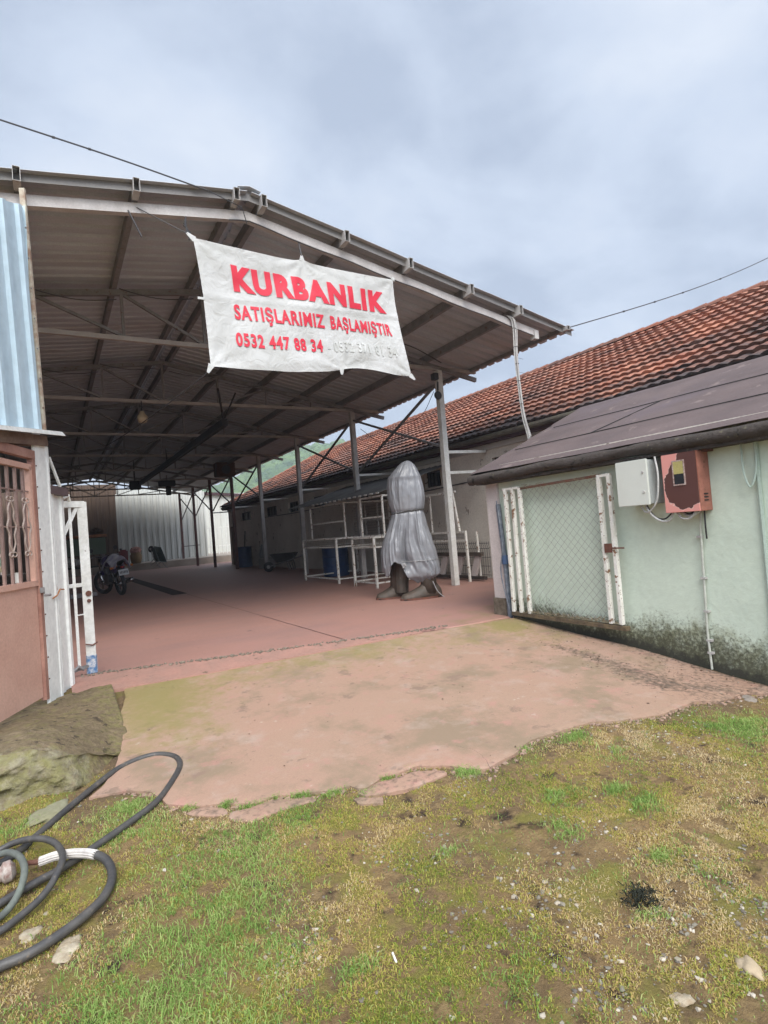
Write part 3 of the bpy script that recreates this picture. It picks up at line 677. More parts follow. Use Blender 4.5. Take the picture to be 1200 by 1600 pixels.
mb = MB(); mb.bar(gp(-.05, 1.55), gp(.62, 1.84), .03, .035); mb.build('diagonal_brace', m_white, gl)
mb = MB(); mb.bar(gp(.0, .1), gp(.7, .12), .04, .03); mb.tube([gp(.02, .1, .02), gp(.2, .14, .03), gp(.45, .1, .03)], .018); mb.build('hinge', m_steel, gl)
mb = MB(); mb.bar(gp(.88, .03), gp(.88, .24), .105, .062, (0, 1, 0)); mb.build('blue_foot', mat('flaked_blue_paint', (.06, .15, .3), .5, (.5, .5, .5), 25, amt=.35), gl, bevel=.01)
mb = MB(); mb.cyl(gp(.88, .9, .03), .03, .012, 12, axis=(.32, -.95, 0)); mb.cyl(gp(.88, .82, .03), .02, .012, 12, axis=(.32, -.95, 0)); mb.build('lock', m_rust, gl)
mb = MB(); mb.tube([gp(.6, .36, .03), gp(.9, .34, .045), gp(1.15, .36, .03)], .008, 6); mb.build('wire_tie', m_rust, gl)

# ============================================================ banner
b00, b10 = Vector((1.70, 6.86, 5.10)), Vector((4.61, 6.88, 5.06)); b01, b11 = Vector((1.79, 6.80, 3.49)), Vector((4.76, 6.82, 3.58))
def bsurf(u, v, off=0.):
    p = b00*(1-u)*(1-v)+b10*u*(1-v)+b01*(1-u)*v+b11*u*v
    z = 0; # scalloped edges between the ties
    z -= .022*math.sin(math.pi*min(max(u*2 % 1.0, 0), 1))*(1-v)**3
    z += v**3*(.09*math.exp(-((u-.72)/.16)**2)-.02*math.exp(-((u-.3)/.2)**2))
    z += .025*(1-v)**6*math.exp(-((u-.5)/.03)**2)
    dx = .03*math.sin(math.pi*v)*(1-2*u)*(1 if u < .5 else 1)
    wr = .018*math.sin(9*u+2.1*v+3*math.sin(2.3*v))+.006*math.sin(31*u-12*v)*(v**2+.2)+.012*math.sin(14*v+5*u)*math.exp(-((v-.97)/.12)**2)
    wr += .016*math.exp(-((v-.44+.05*u)/.02)**2)*.6+.03*float(fbm(u*3, v*3, 1.7, 21, 3)-.5)
    for cu, cv in ((0, 0), (1, 0), (0, 1), (1, 1), (.5, 0), (.62, 1)):
        du, dv = u-cu, (v-cv)*.55; r_ = math.hypot(du, dv)+1e-4; a = math.atan2(dv, du); wr += .012*math.cos(9*a)*math.exp(-r_/.16)*min(1, r_/.03)
    return p+Vector((dx, -wr-off, z))
ban = thing('banner', 'white cloth banner with red Turkish lettering hung under the shed gable', 'banner', (3.2, 6.85, 4.3))
m_cloth, t, b = nmat('banner_cloth')
b.inputs['Base Color'].default_value = (.6, .61, .6, 1); b.inputs['Roughness'].default_value = .6
n_ = t.nodes.new('ShaderNodeTexNoise'); n_.inputs['Scale'].default_value = 2.5; n_.inputs['Detail'].default_value = 6
g_ = t.nodes.new('ShaderNodeNewGeometry'); t.links.new(g_.outputs['Position'], n_.inputs[0])
r_ = t.nodes.new('ShaderNodeValToRGB'); r_.color_ramp.elements[0].color = (.56, .57, .55, 1); r_.color_ramp.elements[1].color = (.68, .69, .68, 1); r_.color_ramp.elements[0].position = .35; r_.color_ramp.elements[1].position = .6
t.links.new(n_.outputs[0], r_.inputs[0]); t.links.new(r_.outputs[0], b.inputs['Base Color'])
n2_ = t.nodes.new('ShaderNodeTexNoise'); n2_.inputs['Scale'].default_value = 7; n2_.inputs['Detail'].default_value = 4; n2_.inputs['Distortion'].default_value = 1.2; t.links.new(g_.outputs['Position'], n2_.inputs[0])
bp_ = t.nodes.new('ShaderNodeBump'); bp_.inputs['Strength'].default_value = .35; bp_.inputs['Distance'].default_value = .05; t.links.new(n2_.outputs[0], bp_.inputs['Height']); t.links.new(bp_.outputs[0], b.inputs['Normal'])
tr_ = t.nodes.new('ShaderNodeBsdfTranslucent'); tr_.inputs[0].default_value = (.6, .6, .58, 1); ms_ = t.nodes.new('ShaderNodeMixShader'); ms_.inputs[0].default_value = .35
o_ = t.nodes['Material Output']; t.links.new(b.outputs[0], ms_.inputs[1]); t.links.new(tr_.outputs[0], ms_.inputs[2]); t.links.new(ms_.outputs[0], o_.inputs[0])
NU, NV = 96, 52
mb = MB(); mb.grid(lambda u, v: bsurf(u, v), NU, NV); mb.build('cloth', m_cloth, ban, smooth=True)
m_red = mat('red_print', (.50, .008, .03), .6, fine=0, bump=0); m_halo = mat('pink_print', (.6, .36, .37), .6, fine=0, bump=0)
m_fade = mat('faded_print', (.33, .335, .31), .6, (.52, .53, .52), 9, amt=.6, fine=0, bump=0)
def lettering(txt, u0, u1, v0, v1, bold, m, off, name='lettering', grow=0., capfix=None):
    cu = bpy.data.curves.new('t', 'FONT'); cu.body = txt; cu.size = 1; cu.offset = bold+grow; cu.resolution_u = 4; cu.space_character = 1.08+bold*2
    ob = bpy.data.objects.new('t', cu); col.objects.link(ob)
    dg = bpy.context.evaluated_depsgraph_get(); me = bpy.data.meshes.new_from_object(ob.evaluated_get(dg)); bpy.data.objects.remove(ob)
    # cap height reference from a plain letter so cedillas hang below the line
    c2 = bpy.data.curves.new('t', 'FONT'); c2.body = 'I'; c2.size = 1; c2.offset = bold
    ob = bpy.data.objects.new('t', c2); col.objects.link(ob); m2 = bpy.data.meshes.new_from_object(ob.evaluated_get(bpy.context.evaluated_depsgraph_get())); bpy.data.objects.remove(ob)
    ya = min(v.co.y for v in m2.vertices); yb = max(v.co.y for v in m2.vertices)
    xa = min(v.co.x for v in me.vertices)+grow; xb = max(v.co.x for v in me.vertices)-grow
    bm = bmesh.new(); bm.from_mesh(me)
    for v in bm.verts: v.co = Vector((u0+(v.co.x-xa)/(xb-xa)*(u1-u0), v1-(v.co.y-ya)/(yb-ya)*(v1-v0), 0))
    for k in range(1, NU):
        if u0-.02 < k/NU < u1+.02: bmesh.ops.bisect_plane(bm, geom=bm.verts[:]+bm.edges[:]+bm.faces[:], plane_co=(k/NU, 0, 0), plane_no=(1, 0, 0), dist=1e-5)
    for k in range(1, NV):
        if v0-.06 < k/NV < v1+.06: bmesh.ops.bisect_plane(bm, geom=bm.verts[:]+bm.edges[:]+bm.faces[:], plane_co=(0, k/NV, 0), plane_no=(0, 1, 0), dist=1e-5)
    bmesh.ops.triangulate(bm, faces=bm.faces)
    c = wloc(ban)
    for v in bm.verts: v.co = bsurf(v.co.x, v.co.y, off)-c
    bm.normal_update()
    for f in bm.faces:
        if f.normal.y > 0: f.normal_flip()
    me2 = bpy.data.meshes.new(name); bm.to_mesh(me2); bm.free(); me2.materials.append(m)
    o = bpy.data.objects.new(name, me2); col.objects.link(o); o.parent = ban; return o
L1 = ('KURBANLIK', .142, .935, .155, .368, .062); L2a = ('SATIŞLARIMIZ', .128, .562, .478, .60, .034); L2b = ('BAŞLAMIŞTIR', .595, .942, .478, .60, .034); L3 = ('0532 447 88 34', .118, .53, .712, .822, .036)
for l in (L1, L2a, L2b, L3):
    h = .010 if l is L1 else .012
    lettering(*l[:6], m_halo, .006, 'lettering_outline', grow=h)
    lettering(*l[:6], m_red, .010)
fl_ = lettering('- 0532 371 81 34', .555, .945, .712, .822, .03, m_fade, .009); fl_['label'] = 'faded grey phone number'
# corner ears and ties
for u, v, q in ((0, 0, (-.07, 0, .05)), (1, 0, (.02, 0, .03)), (0, 1, (-.04, 0, -.08)), (1, 1, (.06, 0, -.05)), (.5, 0, (0, 0, .06)), (.61, 1, (0, 0, -.07))):
    p = bsurf(u, v); q = Vector(q); s = q.cross(Vector((0, 1, 0))).normalized()*.04; mb = MB(); mb.add([p-s-q*.3, p+s-q*.3, p+q+s*.35, p+q-s*.35], [(0, 1, 2, 3)]); mb.build('tie_tab', m_cloth, ban, solid=.006)
mb = MB(); mb.add([bsurf(0, .47)+Vector(d) for d in ((.01, -.003, .015), (.01, -.003, -.015), (-.07, -.003, -.015), (-.07, -.003, .015))], [(0, 1, 2, 3)])
mb.build('tie_tab', m_cloth, ban, solid=.006)
mb = MB()
def rope(p, q, sag=0, r=.006): mb.tube([Vector(p).lerp(Vector(q), t)-Vector((0, 0, sag*math.sin(math.pi*t))) for t in np.linspace(0, 1, 8)], r, 5)
rope(bsurf(0, 0)+Vector((-.06, 0, .04)), (1.1, 7.0, 5.42)); rope(bsurf(1, 0)+Vector((.02, 0, .02)), (4.66, 7.0, 5.13)); rope(bsurf(.5, 0)+Vector((0, 0, .05)), (3.18, 7.0, 5.4), r=.01)
rope(bsurf(0, 1)+Vector((-.03, 0, -.07)), (1.2, 14, 3.72), .05, .008)
mb.build('tie_rope', m_wire, ban)

# ============================================================ tiled building
TX = 8.62
tb = thing('tiled_building', 'long beige rendered building with weathered orange tile roof beside the shed', 'building', (TX, 20, 0))
WY0, WY1 = 2.0, 31.3
wins = [(5.2, 6.2), (8.7, 9.45), (11.4, 12.1), (15.2, 16.0), (18.4, 19.6), (21.0, 22.1), (23.5, 25.0), (27.2, 29.0)]
mb = MB()
yy = WY0
for a, b_ in wins:
    mb.box((TX+.15, (yy+a)/2, 1.55), (.3, a-yy, 3.2)); mb.box((TX+.15, (a+b_)/2, 1.13), (.3, b_-a, 2.36)); mb.box((TX+.15, (a+b_)/2, 2.94), (.3, b_-a, .42)); yy = b_
mb.box((TX+.15, (yy+WY1)/2, 1.55), (.3, WY1-yy, 3.2)); mb.box((TX+4, WY1-.15, 1.55), (7.7, .3, 3.2)); mb.box((TX+4, WY0+.15, 1.55), (7.7, .3, 3.2)); mb.box((TX+7.9, (WY0+WY1)/2, 1.55), (.3, WY1-WY0, 3.2))
mb.build('wall', m_beige, tb)
m_frame = mat('dark_window_frame', (.05, .045, .045), .6)
for a, b_ in wins:
    mb = MB(); y = (a+b_)/2
    for z in (2.325, 2.715): mb.box((TX+.12, y, z), (.06, b_-a, .04))
    for q in (a+.02, b_-.02, y): mb.box((TX+.12, q, 2.52), (.06, .04, .35))
    w_ = mb.build('window', m_frame, tb)
    mb = MB(); mb.box((TX+.14, y, 2.52), (.01, b_-a-.04, .35)); mb.build('pane', m_glass, w_)
mb = MB(); mb.box((TX-.02, (WY0+31.4)/2, 3.0), (.06, 31.2-WY0, .14)); mb.build('wall_band', mat('band_render', (.42, .40, .37), .85), tb)
EX, EZ = 8.35, 3.22; RX, RZ = 12.6, 5.58; 
mb = MB(); mb.box((EX+.05, (WY0+31.6)/2, EZ-.09), (.03, 31.7-WY0, .17)); mb.box((EX+.2, (WY0+31.6)/2, EZ-.16), (.3, 31.6-WY0, .02)); mb.build('fascia_board', m_maroon, tb)
mb = MB(); mb.tube([(EX-.0, WY0, EZ-.06), (EX-.0, 31.6, EZ-.06)], .06, 10); mb.build('gutter', mat('mossy_gutter', (.07, .06, .055), .8, (.12, .11, .08), 4), tb)
# tiles
m_tile, t, b = nmat('clay_tiles'); Nn, Ln = t.nodes, t.links
def build_tile():
    geo = Nn.new('ShaderNodeNewGeometry'); P = geo.outputs['Position']
    def noise(s, d=5, r=.6, sc=None):
        n = Nn.new('ShaderNodeTexNoise'); n.inputs['Scale'].default_value = s; n.inputs['Detail'].default_value = d; n.inputs['Roughness'].default_value = r
        if sc: mp = Nn.new('ShaderNodeMapping'); mp.inputs['Scale'].default_value = sc; Ln.new(P, mp.inputs[0]); Ln.new(mp.outputs[0], n.inputs[0])
        else: Ln.new(P, n.inputs[0])
        return n.outputs[0]
    def rmp(v, a, b_):
        r = Nn.new('ShaderNodeMapRange'); r.inputs[1].default_value = a; r.inputs[2].default_value = b_; Ln.new(v, r.inputs[0]); return r.outputs[0]
    def mix(a, c, f):
        x = Nn.new('ShaderNodeMix'); x.data_type = 'RGBA'
        for i, v in ((6, a), (7, c)):
            if isinstance(v, tuple): x.inputs[i].default_value = (*v, 1)
            else: Ln.new(v, x.inputs[i])
        Ln.new(f, x.inputs[0]); return x.outputs[2]
    at = Nn.new('ShaderNodeAttribute'); at.attribute_name = 'tile'
    c = mix((.22, .075, .045), (.38, .165, .10), at.outputs['Fac'])
    c = mix(c, (.21, .10, .07), rmp(noise(1.3, sc=(1, .5, 1)), .45, .62))
    dk = Nn.new('ShaderNodeAttribute'); dk.attribute_name = 'grime'
    s = Nn.new('ShaderNodeMath'); s.operation = 'MULTIPLY_ADD'; Ln.new(noise(2.2, 7, .7, (1, .35, 1)), s.inputs[0]); s.inputs[1].default_value = 2.2; Ln.new(dk.outputs['Fac'], s.inputs[2])
    c = mix(c, (.045, .032, .03), rmp(s.outputs[0], 1.08, 1.60))
    c = mix(c, (.12, .11, .07), rmp(noise(14), .63, .72))
    Ln.new(c, b.inputs['Base Color']); b.inputs['Roughness'].default_value = .85
    bp = Nn.new('ShaderNodeBump'); bp.inputs['Strength'].default_value = .3; bp.inputs['Distance'].default_value = .02; Ln.new(noise(40), bp.inputs['Height']); Ln.new(bp.outputs[0], b.inputs['Normal'])
build_tile()
sl_ = math.hypot(RX-EX, RZ-EZ); NC = 15; PT = .21
def tileroof(name, P0, ud, vd, nrm, length, hipL, hipR, parent):
    """P0 eave start, ud along the eave, vd up the slope"""
    nt_ = int(length/PT); V = []; TA = []; GA = []; F = []
    prof = [(0, .0), (.18, .009), (.36, .022), (.55, .029), (.75, .019), (.92, .004)]
    K = nt_*6+1
    for c in range(NC):
        for e_ in (0, 1):
            s = (c+e_*1.04)/NC*sl_
            lift = .058 if e_ == 0 else .0
            for i in range(K):
                ti, k = divmod(i, 6); u = (ti+prof[k][0])*PT; h = prof[k][1]
                r = vnoise(np.array([ti*1.37]), np.array([c*2.71]), 1., 90)[0]
                lo = hipL*s/sl_; hi = length-hipR*s/sl_; uu = min(max(u, lo), hi)
                jit = (r-.5)*.012
                p = P0+ud*uu+vd*(s+jit*2)+nrm*(h+lift+jit+.012*math.sin(uu*.9+s)); V.append(p)
                TA.append(.5+1.1*(vnoise(np.array([ti*3.1+c*.7]), np.array([c*5.3]), 1., 91)[0]-.5)); 
                GA.append(.62*math.exp(-s/.55)+.34*math.exp(-((s-1.7)/.55)**2)*vnoise(np.array([u]), np.array([s]), .35, 92)[0]*1.6)
    for c in range(NC):
        a = 2*c*K; b_ = a+K
        for i in range(K-1): F.append((a+i, a+i+1, b_+i+1, b_+i))
        if c < NC-1:
            for i in range(K-1): F.append((b_+i, b_+i+1, b_+K+i+1, b_+K+i))
    # butt edge under the eave course
    n = len(V)
    for i in range(K): V.append(V[i]-nrm*.05); TA.append(.3); GA.append(.8)
    for i in range(K-1): F.append((i, i+1, n+i+1, n+i))
    V = np.array([tuple(p) for p in V])-np.array(wloc(parent))
    o = npmesh(name, V, F, m_tile, False, parent); vattr(o, 'tile', TA); vattr(o, 'grime', GA)
    return o
vd = Vector((RX-EX, 0, RZ-EZ)).normalized(); nr = Vector((-vd.z, 0, vd.x))
LY0 = WY0-.4; LEN = 31.7-LY0
rf = tileroof('tile_roof', Vector((EX, LY0, EZ)), Vector((0, 1, 0)), vd, nr, LEN, 0, 4.3, tb)
# back slope and hip face as plain tiled planes
mb = MB(); e1 = Vector((EX, 31.7, EZ)); e2 = Vector((RX*2-EX, 31.7, EZ)); rr = Vector((RX, 27.4, RZ)); 
mb.add([e1, e2, rr], [(0, 1, 2)]); mb.add([e2, (RX*2-EX, LY0, EZ), (RX, LY0, RZ), rr], [(0, 1, 2, 3)]); mb.add([(EX, LY0+.1, EZ), (2*RX-EX, LY0+.1, EZ), (RX, LY0+.1, RZ)], [(0, 1, 2)])
o = mb.build('rear_roof', m_tile, tb); vattr(o, 'tile', [.4]*len(o.data.vertices)); vattr(o, 'grime', [.2]*len(o.data.vertices))
mb = MB()
def ridge_tiles(p, q, step=.38):
    p, q = Vector(p), Vector(q); n = int((q-p).length/step); d = (q-p).normalized(); _, a, b_ = basis(d)
    for i in range(n):
        o_ = p+d*step*i
        vs = []
        for s, r in ((0, .13), (step*1.12, .10)):
            for k in range(7):
                t_ = math.pi*k/6; vs.append(o_+d*s+a*math.cos(t_)*r+b_*(math.sin(t_)*r*.85-.02))
        mb.add(vs, [(k, k+1, k+8, k+7) for k in range(6)])
        mb.add(vs[:7], [tuple(range(7))])
ridge_tiles((RX, LY0, RZ+.03), rr+Vector((0, 0, .03))); ridge_tiles(rr+Vector((0, 0, .03)), e1+Vector((0, 0, .04)))
o = mb.build('ridge_tile_row', m_tile, tb); vattr(o, 'tile', [.25]*len(o.data.vertices)); vattr(o, 'grime', [.0]*len(o.data.vertices))
mb = MB(); mb.box((TX-.01, 30.4, 1.05), (.06, .8, 2.1)); dd = mb.build('door', mat('brown_door', (.14, .09, .06), .7), tb)
mb = MB(); mb.tube([(TX-.05, 30.1, 1.0), (TX-.09, 30.1, 1.0), (TX-.09, 30.18, 1.0)], .012); mb.build('handle', m_steelp, dd)
# cable run and conduit on the wall
mb = MB(); mb.tube(spline([(TX-.02, 10.2, 2.28), (TX-.03, 13.5, 2.22), (TX-.02, 17, 2.3), (TX-.03, 21.5, 2.26), (TX-.02, 25.5, 2.3)], 6), .015, 6); mb.tube([(TX-.02, 20.6, 2.25), (TX-.02, 20.5, .5)], .012, 6); mb.build('wall_cable', m_wire, tb)

# ============================================================ green building
WX = 5.4
gb_ = thing('green_building', 'low mint green building with moss stained base and brown felt roof', 'building', (WX, 2, 0))
m_green = mat('mint_render', (.55, .625, .525), .85, (.50, .575, .485), 1.6, fine=.05, bump=.3, bscale=18,
              spots=[((.56, .61, .53), 2.6, .64), ((.22, .26, .2), 26, .735)], attr=[('grime', (.25, .26, .15), 3.5, .65), ('grime', (.13, .13, .07), 11, .75), ('grime', (.055, .055, .035), 30, .85), ('mold', (.04, .038, .03), 14, .9)])
nu, nv = 170, 70; V = []; GR = []; MO = []
for i in range(nu+1):
    y = -3+8.83*(i/nu)**.8 if False else -3+8.83*i/nu
    zb = float(gz(5.35, y))-.15
    for j in range(nv+1):
        z = zb+(2.02-zb)*(j/nv)**1.2; hgt = z-(zb+.15)
        V.append((WX+.006*(fbm(np.array([y]), np.array([z]), 3, 71, 3)[0]-.5), y, z))
        lim = .11+.12*vnoise(y, 0, 1.3, 72)+.10*vnoise(y, 3, 5, 73)+.11*sst(4.6, 3.2, y)*sst(1.5, 3, y)
        GR.append(.8*float(sst(lim*1.9, lim*.2, hgt))); MO.append(.95*float(sst(.17, .02, hgt))+.5*float(sst(1.9, 1.96, z))*float(sst(3.6, 5.5, y)))
ids = np.arange(len(V)).reshape(nu+1, nv+1); F = np.stack([ids[:-1, :-1], ids[1:, :-1], ids[1:, 1:], ids[:-1, 1:]], -1).reshape(-1, 4)
V = np.array(V)-np.array([WX, 2, 0]); o = npmesh('wall', V, F, m_green, True, gb_); vattr(o, 'grime', GR); vattr(o, 'mold', MO)
mb = MB(); mb.box((WX+1.6, 1.5, .9), (3.15, 8.6, 2.4)); mb.build('inner_core', m_beige, gb_)
m_pil = mat('pinkish_white_render', (.55, .50, .48), .8, (.48, .43, .41), 4, attr=None, spots=[((.3, .24, .2), 22, .72)])
mb = MB(); mb.box((WX+.15, 5.95, .97), (.36, .25, 1.9)); mb.build('corner_pillar', m_pil, gb_, bevel=.01)
mb = MB(); mb.box((WX+.14, 5.955, .06), (.372, .262, .36)); mb.build('pillar_base', mat('rotten_base', (.09, .07, .05), .95, (.2, .17, .13), 12, bump=.6, bscale=30), gb_)
mb = MB(); mb.tube([(WX-.0, 2.52, -.3), (WX-.02, 2.5, 1.85)], .02, 8); mb.tube(spline([(WX-.02, 2.62, 1.9), (WX-.06, 2.6, 1.6), (WX-.07, 2.55, 1.45), (WX-.05, 2.5, 1.6), (WX-.02, 2.5, 1.86)], 5), .01, 6); mb.build('downpipe', mat('green_pipe', (.36, .44, .38), .6), gb_)
mb = MB(); mb.tube([(WX-.04, 5.77, -.02), (WX-.04, 5.78, .7), (WX-.04, 5.83, 1.55)], .035, 10); mb.tube(spline([(WX-.09, 5.8, 1.6), (WX-.1, 5.74, 1.0), (WX-.1, 5.82, .6), (WX-.1, 5.7, .05)], 6), .008, 5); mb.build('drain_pipe', mat('blue_grey_pipe', (.07, .09, .13), .5, (.22, .24, .27), 12, amt=.5), gb_)
mb = MB(); mb.cyl((WX-.04, 5.77, .72), .055, .12, 12); mb.build('pipe_collar', mat('blue_collar', (.05, .09, .18), .6), gb_)
# conduit with clips
mb = MB(); pts = [(WX-.03, 3.03, 1.27), (WX-.03, 3.05, 1.1), (WX-.025, 3.07, .5), (WX-.03, 3.08, .1), (WX-.03, 3.07, float(gz(5.37, 3.07))+.02)]; mb.tube(pts, .011, 8); 
cd = mb.build('conduit', mat('pale_conduit', (.48, .5, .45), .5, (.36, .38, .33), 10), gb_)
mb = MB()
for z in (1.02, .62, .3, .02, -.1): mb.box((WX-.02, 3.07, z), (.04, .05, .02))
mb.build('conduit_clip', m_steelp, cd)
# felt roof
m_felt = mat('brown_roofing_felt', (.125, .093, .088), .85, (.095, .072, .07), 1.3, fine=.12, bump=.25, bscale=50, spots=[((.42, .4, .38), 26, .775), ((.17, .13, .12), 3, .62)], c3=(.11, .085, .09))
m_felte = mat('mouldy_felt_edge', (.075, .06, .055), .95, (.045, .04, .034), 9, amt=.8, bump=1.0, bscale=26, spots=[((.11, .10, .07), 16, .62), ((.016, .014, .012), 9, .62)])
Ea, Eb = 5.17, 7.9
def feltz(x): return 2.0+(3.1-2.0)*(x-5.22)/(7.9-5.22)
mb = MB()
def froof(u, v):
    y = -3+9.22*u; x = Ea+.06+(Eb-Ea+.1)*v; yy = y+(.25*u**20)*v
    z = feltz(x)+.02*float(fbm(np.array([y]), np.array([x]), .8, 61, 3)[0]-.5)
    lap = (v*4.2) % 1.0; z += .012*(1-lap)
    return (x, yy, z)
mb.grid(froof, 90, 42); fr_ = mb.build('felt_roof', m_felt, gb_, smooth=True, auto=25)
# rounded sagging eave edge
def feave(u, v):
    y = -3+9.22*u; a = v*math.pi*.95; w_ = .018*float(fbm(np.array([y*1.3]), np.array([v]), 1.4, 63, 3)[0]-.5)*2
    hh = .07+.025*float(vnoise(y, 1, .8, 64))
    return (Ea+.075-.075*math.sin(a)+w_, y, feltz(Ea+.06)+.008-hh*(1-math.cos(a))*.75+w_-.02*float(vnoise(y, 5, 2.2, 66)))
mb = MB(); mb.grid(feave, 160, 10); mb.build('eave_edge', m_felte, gb_, smooth=True)
mb = MB(); mb.box((Ea+.24, 1.55, 1.86), (.36, 9.1, .03)); mb.prism([(Ea+.06, 6.2, 1.85), (Eb, 6.45, 2.85), (Eb, 6.45, feltz(Eb)), (Ea+.06, 6.2, feltz(Ea+.06))], (0, -.05, 0)); mb.build('soffit', m_felte, gb_)
mb = MB()
for k_, dy in ((.30, 0), (.62, .1)):
    x_ = Ea+.06+(Eb-Ea)*k_
    mb.tube([(x_+.01*math.sin(y*3), y, feltz(x_)+.022) for y in np.linspace(-3, 6.1, 50)], .006, 5)
mb.tube([(Ea+.06+(Eb-Ea)*.3, 4.75, feltz(Ea+.06+(Eb-Ea)*.3)+.018), (Ea+.06+(Eb-Ea)*.62, 4.3, feltz(Ea+.06+(Eb-Ea)*.62)+.018)], .006, 5)
mb.build('felt_seam', m_dark, fr_)
# boxes
bx_ = thing('electrical_cabinet', 'pale grey electrical cabinet on the mint wall under the eave', 'cabinet', (WX, 3.56, 1.37))
m_cab = mat('pale_grey_cabinet', (.60, .62, .57), .4, (.55, .57, .52), 2, bump=0, fine=.015)
mb = MB(); mb.box((WX-.125, 3.57, 1.6), (.25, .345, .45)); mb.build('cabinet_body', mat('cabinet_side', (.40, .43, .42), .45), bx_, bevel=.008)
mb = MB(); mb.box((WX-.262, 3.57, 1.6), (.022, .36, .465)); mb.build('cabinet_door', m_cab, bx_, bevel=.006)
for z in (1.7, 1.5):
    mb = MB(); mb.cyl((WX-.273, 3.44, z), .012, .008, 12, axis=(-1, 0, 0)); mb.build('lock', m_steelp, bx_)
mbx = thing('meter_box', 'flaking pink and brown electric meter box with small window', 'meter box', (WX, 3.1, 1.26))
mb = MB(); mb.box((WX-.1, 3.1, 1.555), (.2, .34, .57)); mb.build('box_body', mat('salmon_box_paint', (.36, .145, .105), .6, (.26, .10, .07), 9, spots=[((.16, .07, .04), 14, .58, .1), ((.45, .4, .35), 12, .7)]), mbx, bevel=.004)
m_fl, t, b = nmat('flaking_door_paint')
def flake():
    N, L = t.nodes, t.links; geo = N.new('ShaderNodeNewGeometry'); P = geo.outputs['Position']
    s = N.new('ShaderNodeSeparateXYZ'); L.new(P, s.inputs[0]); n = N.new('ShaderNodeTexNoise'); n.inputs['Scale'].default_value = 16; n.inputs['Detail'].default_value = 5; L.new(P, n.inputs[0])
    def m(op, a, b_):
        q = N.new('ShaderNodeMath'); q.operation = op
        for i, v in enumerate((a, b_)):
            if isinstance(v, float): q.inputs[i].default_value = v
            else: L.new(v, q.inputs[i])
        return q.outputs[0]
    # bare brown patch: lower disc plus upper right part
    dy = m('MULTIPLY', m('SUBTRACT', s.outputs[1], 3.065), 5.0); dz = m('MULTIPLY', m('SUBTRACT', s.outputs[2], 1.53), 4.2)
    d1 = m('ADD', m('POWER', m('ABSOLUTE', dy, 0.), 2.), m('POWER', m('ABSOLUTE', dz, 0.), 2.))
    ey = m('MULTIPLY', m('SUBTRACT', s.outputs[1], 2.98), 6.9); ez = m('MULTIPLY', m('SUBTRACT', s.outputs[2], 1.72), 4.4)
    d2 = m('ADD', m('POWER', m('ABSOLUTE', ey, 0.), 2.), m('POWER', m('ABSOLUTE', ez, 0.), 2.))
    d = m('ADD', m('MINIMUM', d1, d2), m('MULTIPLY', m('SUBTRACT', n.outputs[0], .5), .9))
    r = N.new('ShaderNodeValToRGB'); r.color_ramp.elements[0].position = .93; r.color_ramp.elements[0].color = (.085, .032, .026, 1); r.color_ramp.elements[1].position = 1.0; r.color_ramp.elements[1].color = (.62, .27, .235, 1)
    x_ = r.color_ramp.elements.new(.965); x_.color = (.66, .5, .44, 1); L.new(d, r.inputs[0]); L.new(r.outputs[0], b.inputs['Base Color']); b.inputs['Roughness'].default_value = .5
flake()
mb = MB(); mb.box((WX-.209, 3.1, 1.555), (.016, .335, .565)); fd = mb.build('box_door', m_fl, mbx, bevel=.002)
mb = MB()
for a, c_ in (((WX-.22, 3.1, 1.765), (.008, .12, .012)), ((WX-.22, 3.1, 1.535), (.008, .12, .012)), ((WX-.22, 3.155, 1.65), (.008, .012, .22)), ((WX-.22, 3.045, 1.65), (.008, .012, .22))): mb.box(a, c_)
mb.build('window_frame', mat('chipped_frame', (.5, .42, .38), .6, (.2, .1, .08), 60), fd)
mb = MB(); mb.box((WX-.219, 3.1, 1.59), (.006, .098, .1)); mb.build('window_pane', m_glass, fd)
mb = MB(); mb.box((WX-.219, 3.1, 1.70), (.006, .098, .12)); mb.build('meter_label', mat('yellow_meter', (.38, .33, .12), .5), fd)
mb = MB(); mb.box((WX-.1, 2.926, 1.4), (.06, .008, .012)); mb.box((WX-.1, 2.926, 1.43), (.06, .008, .012)); mb.box((WX-.1, 2.926, 1.37), (.06, .008, .012)); mb.build('vent_slot', m_dark, mbx)
mb = MB(); mb.box((WX-.06, 2.9, 1.85), (.1, .06, .05)); mb.build('rusty_fitting', m_rust, mbx)
cb = MB()
cb.tube(spline([(WX-.2, 3.5, 1.38), (WX-.18, 3.45, 1.27), (WX-.17, 3.36, 1.2), (WX-.16, 3.27, 1.2), (WX-.15, 3.23, 1.28)], 6), .011, 7)
cb.tube(spline([(WX-.2, 3.55, 1.38), (WX-.2, 3.5, 1.3), (WX-.22, 3.42, 1.31), (WX-.24, 3.33, 1.42), (WX-.24, 3.30, 1.65), (WX-.22, 3.33, 1.84)], 6), .009, 7)
cb.tube(spline([(WX-.15, 3.2, 1.28), (WX-.17, 3.14, 1.215), (WX-.17, 3.06, 1.21), (WX-.15, 3.0, 1.28)], 6), .010, 7)
cb.tube(spline([(WX-.12, 3.17, 1.28), (WX-.14, 3.1, 1.235), (WX-.14, 3.03, 1.24), (WX-.12, 2.98, 1.28)], 6), .010, 7)
tag(cb.build('cable_loop', m_cablew, origin=(WX, 3.3, 1.3)), 'loose pale cables looping under the two wall boxes', 'cable')
cb = MB(); cb.tube(spline([(WX-.19, 3.49, 1.38), (WX-.16, 3.43, 1.25), (WX-.15, 3.33, 1.215), (WX-.14, 3.24, 1.28)], 6), .008, 7)
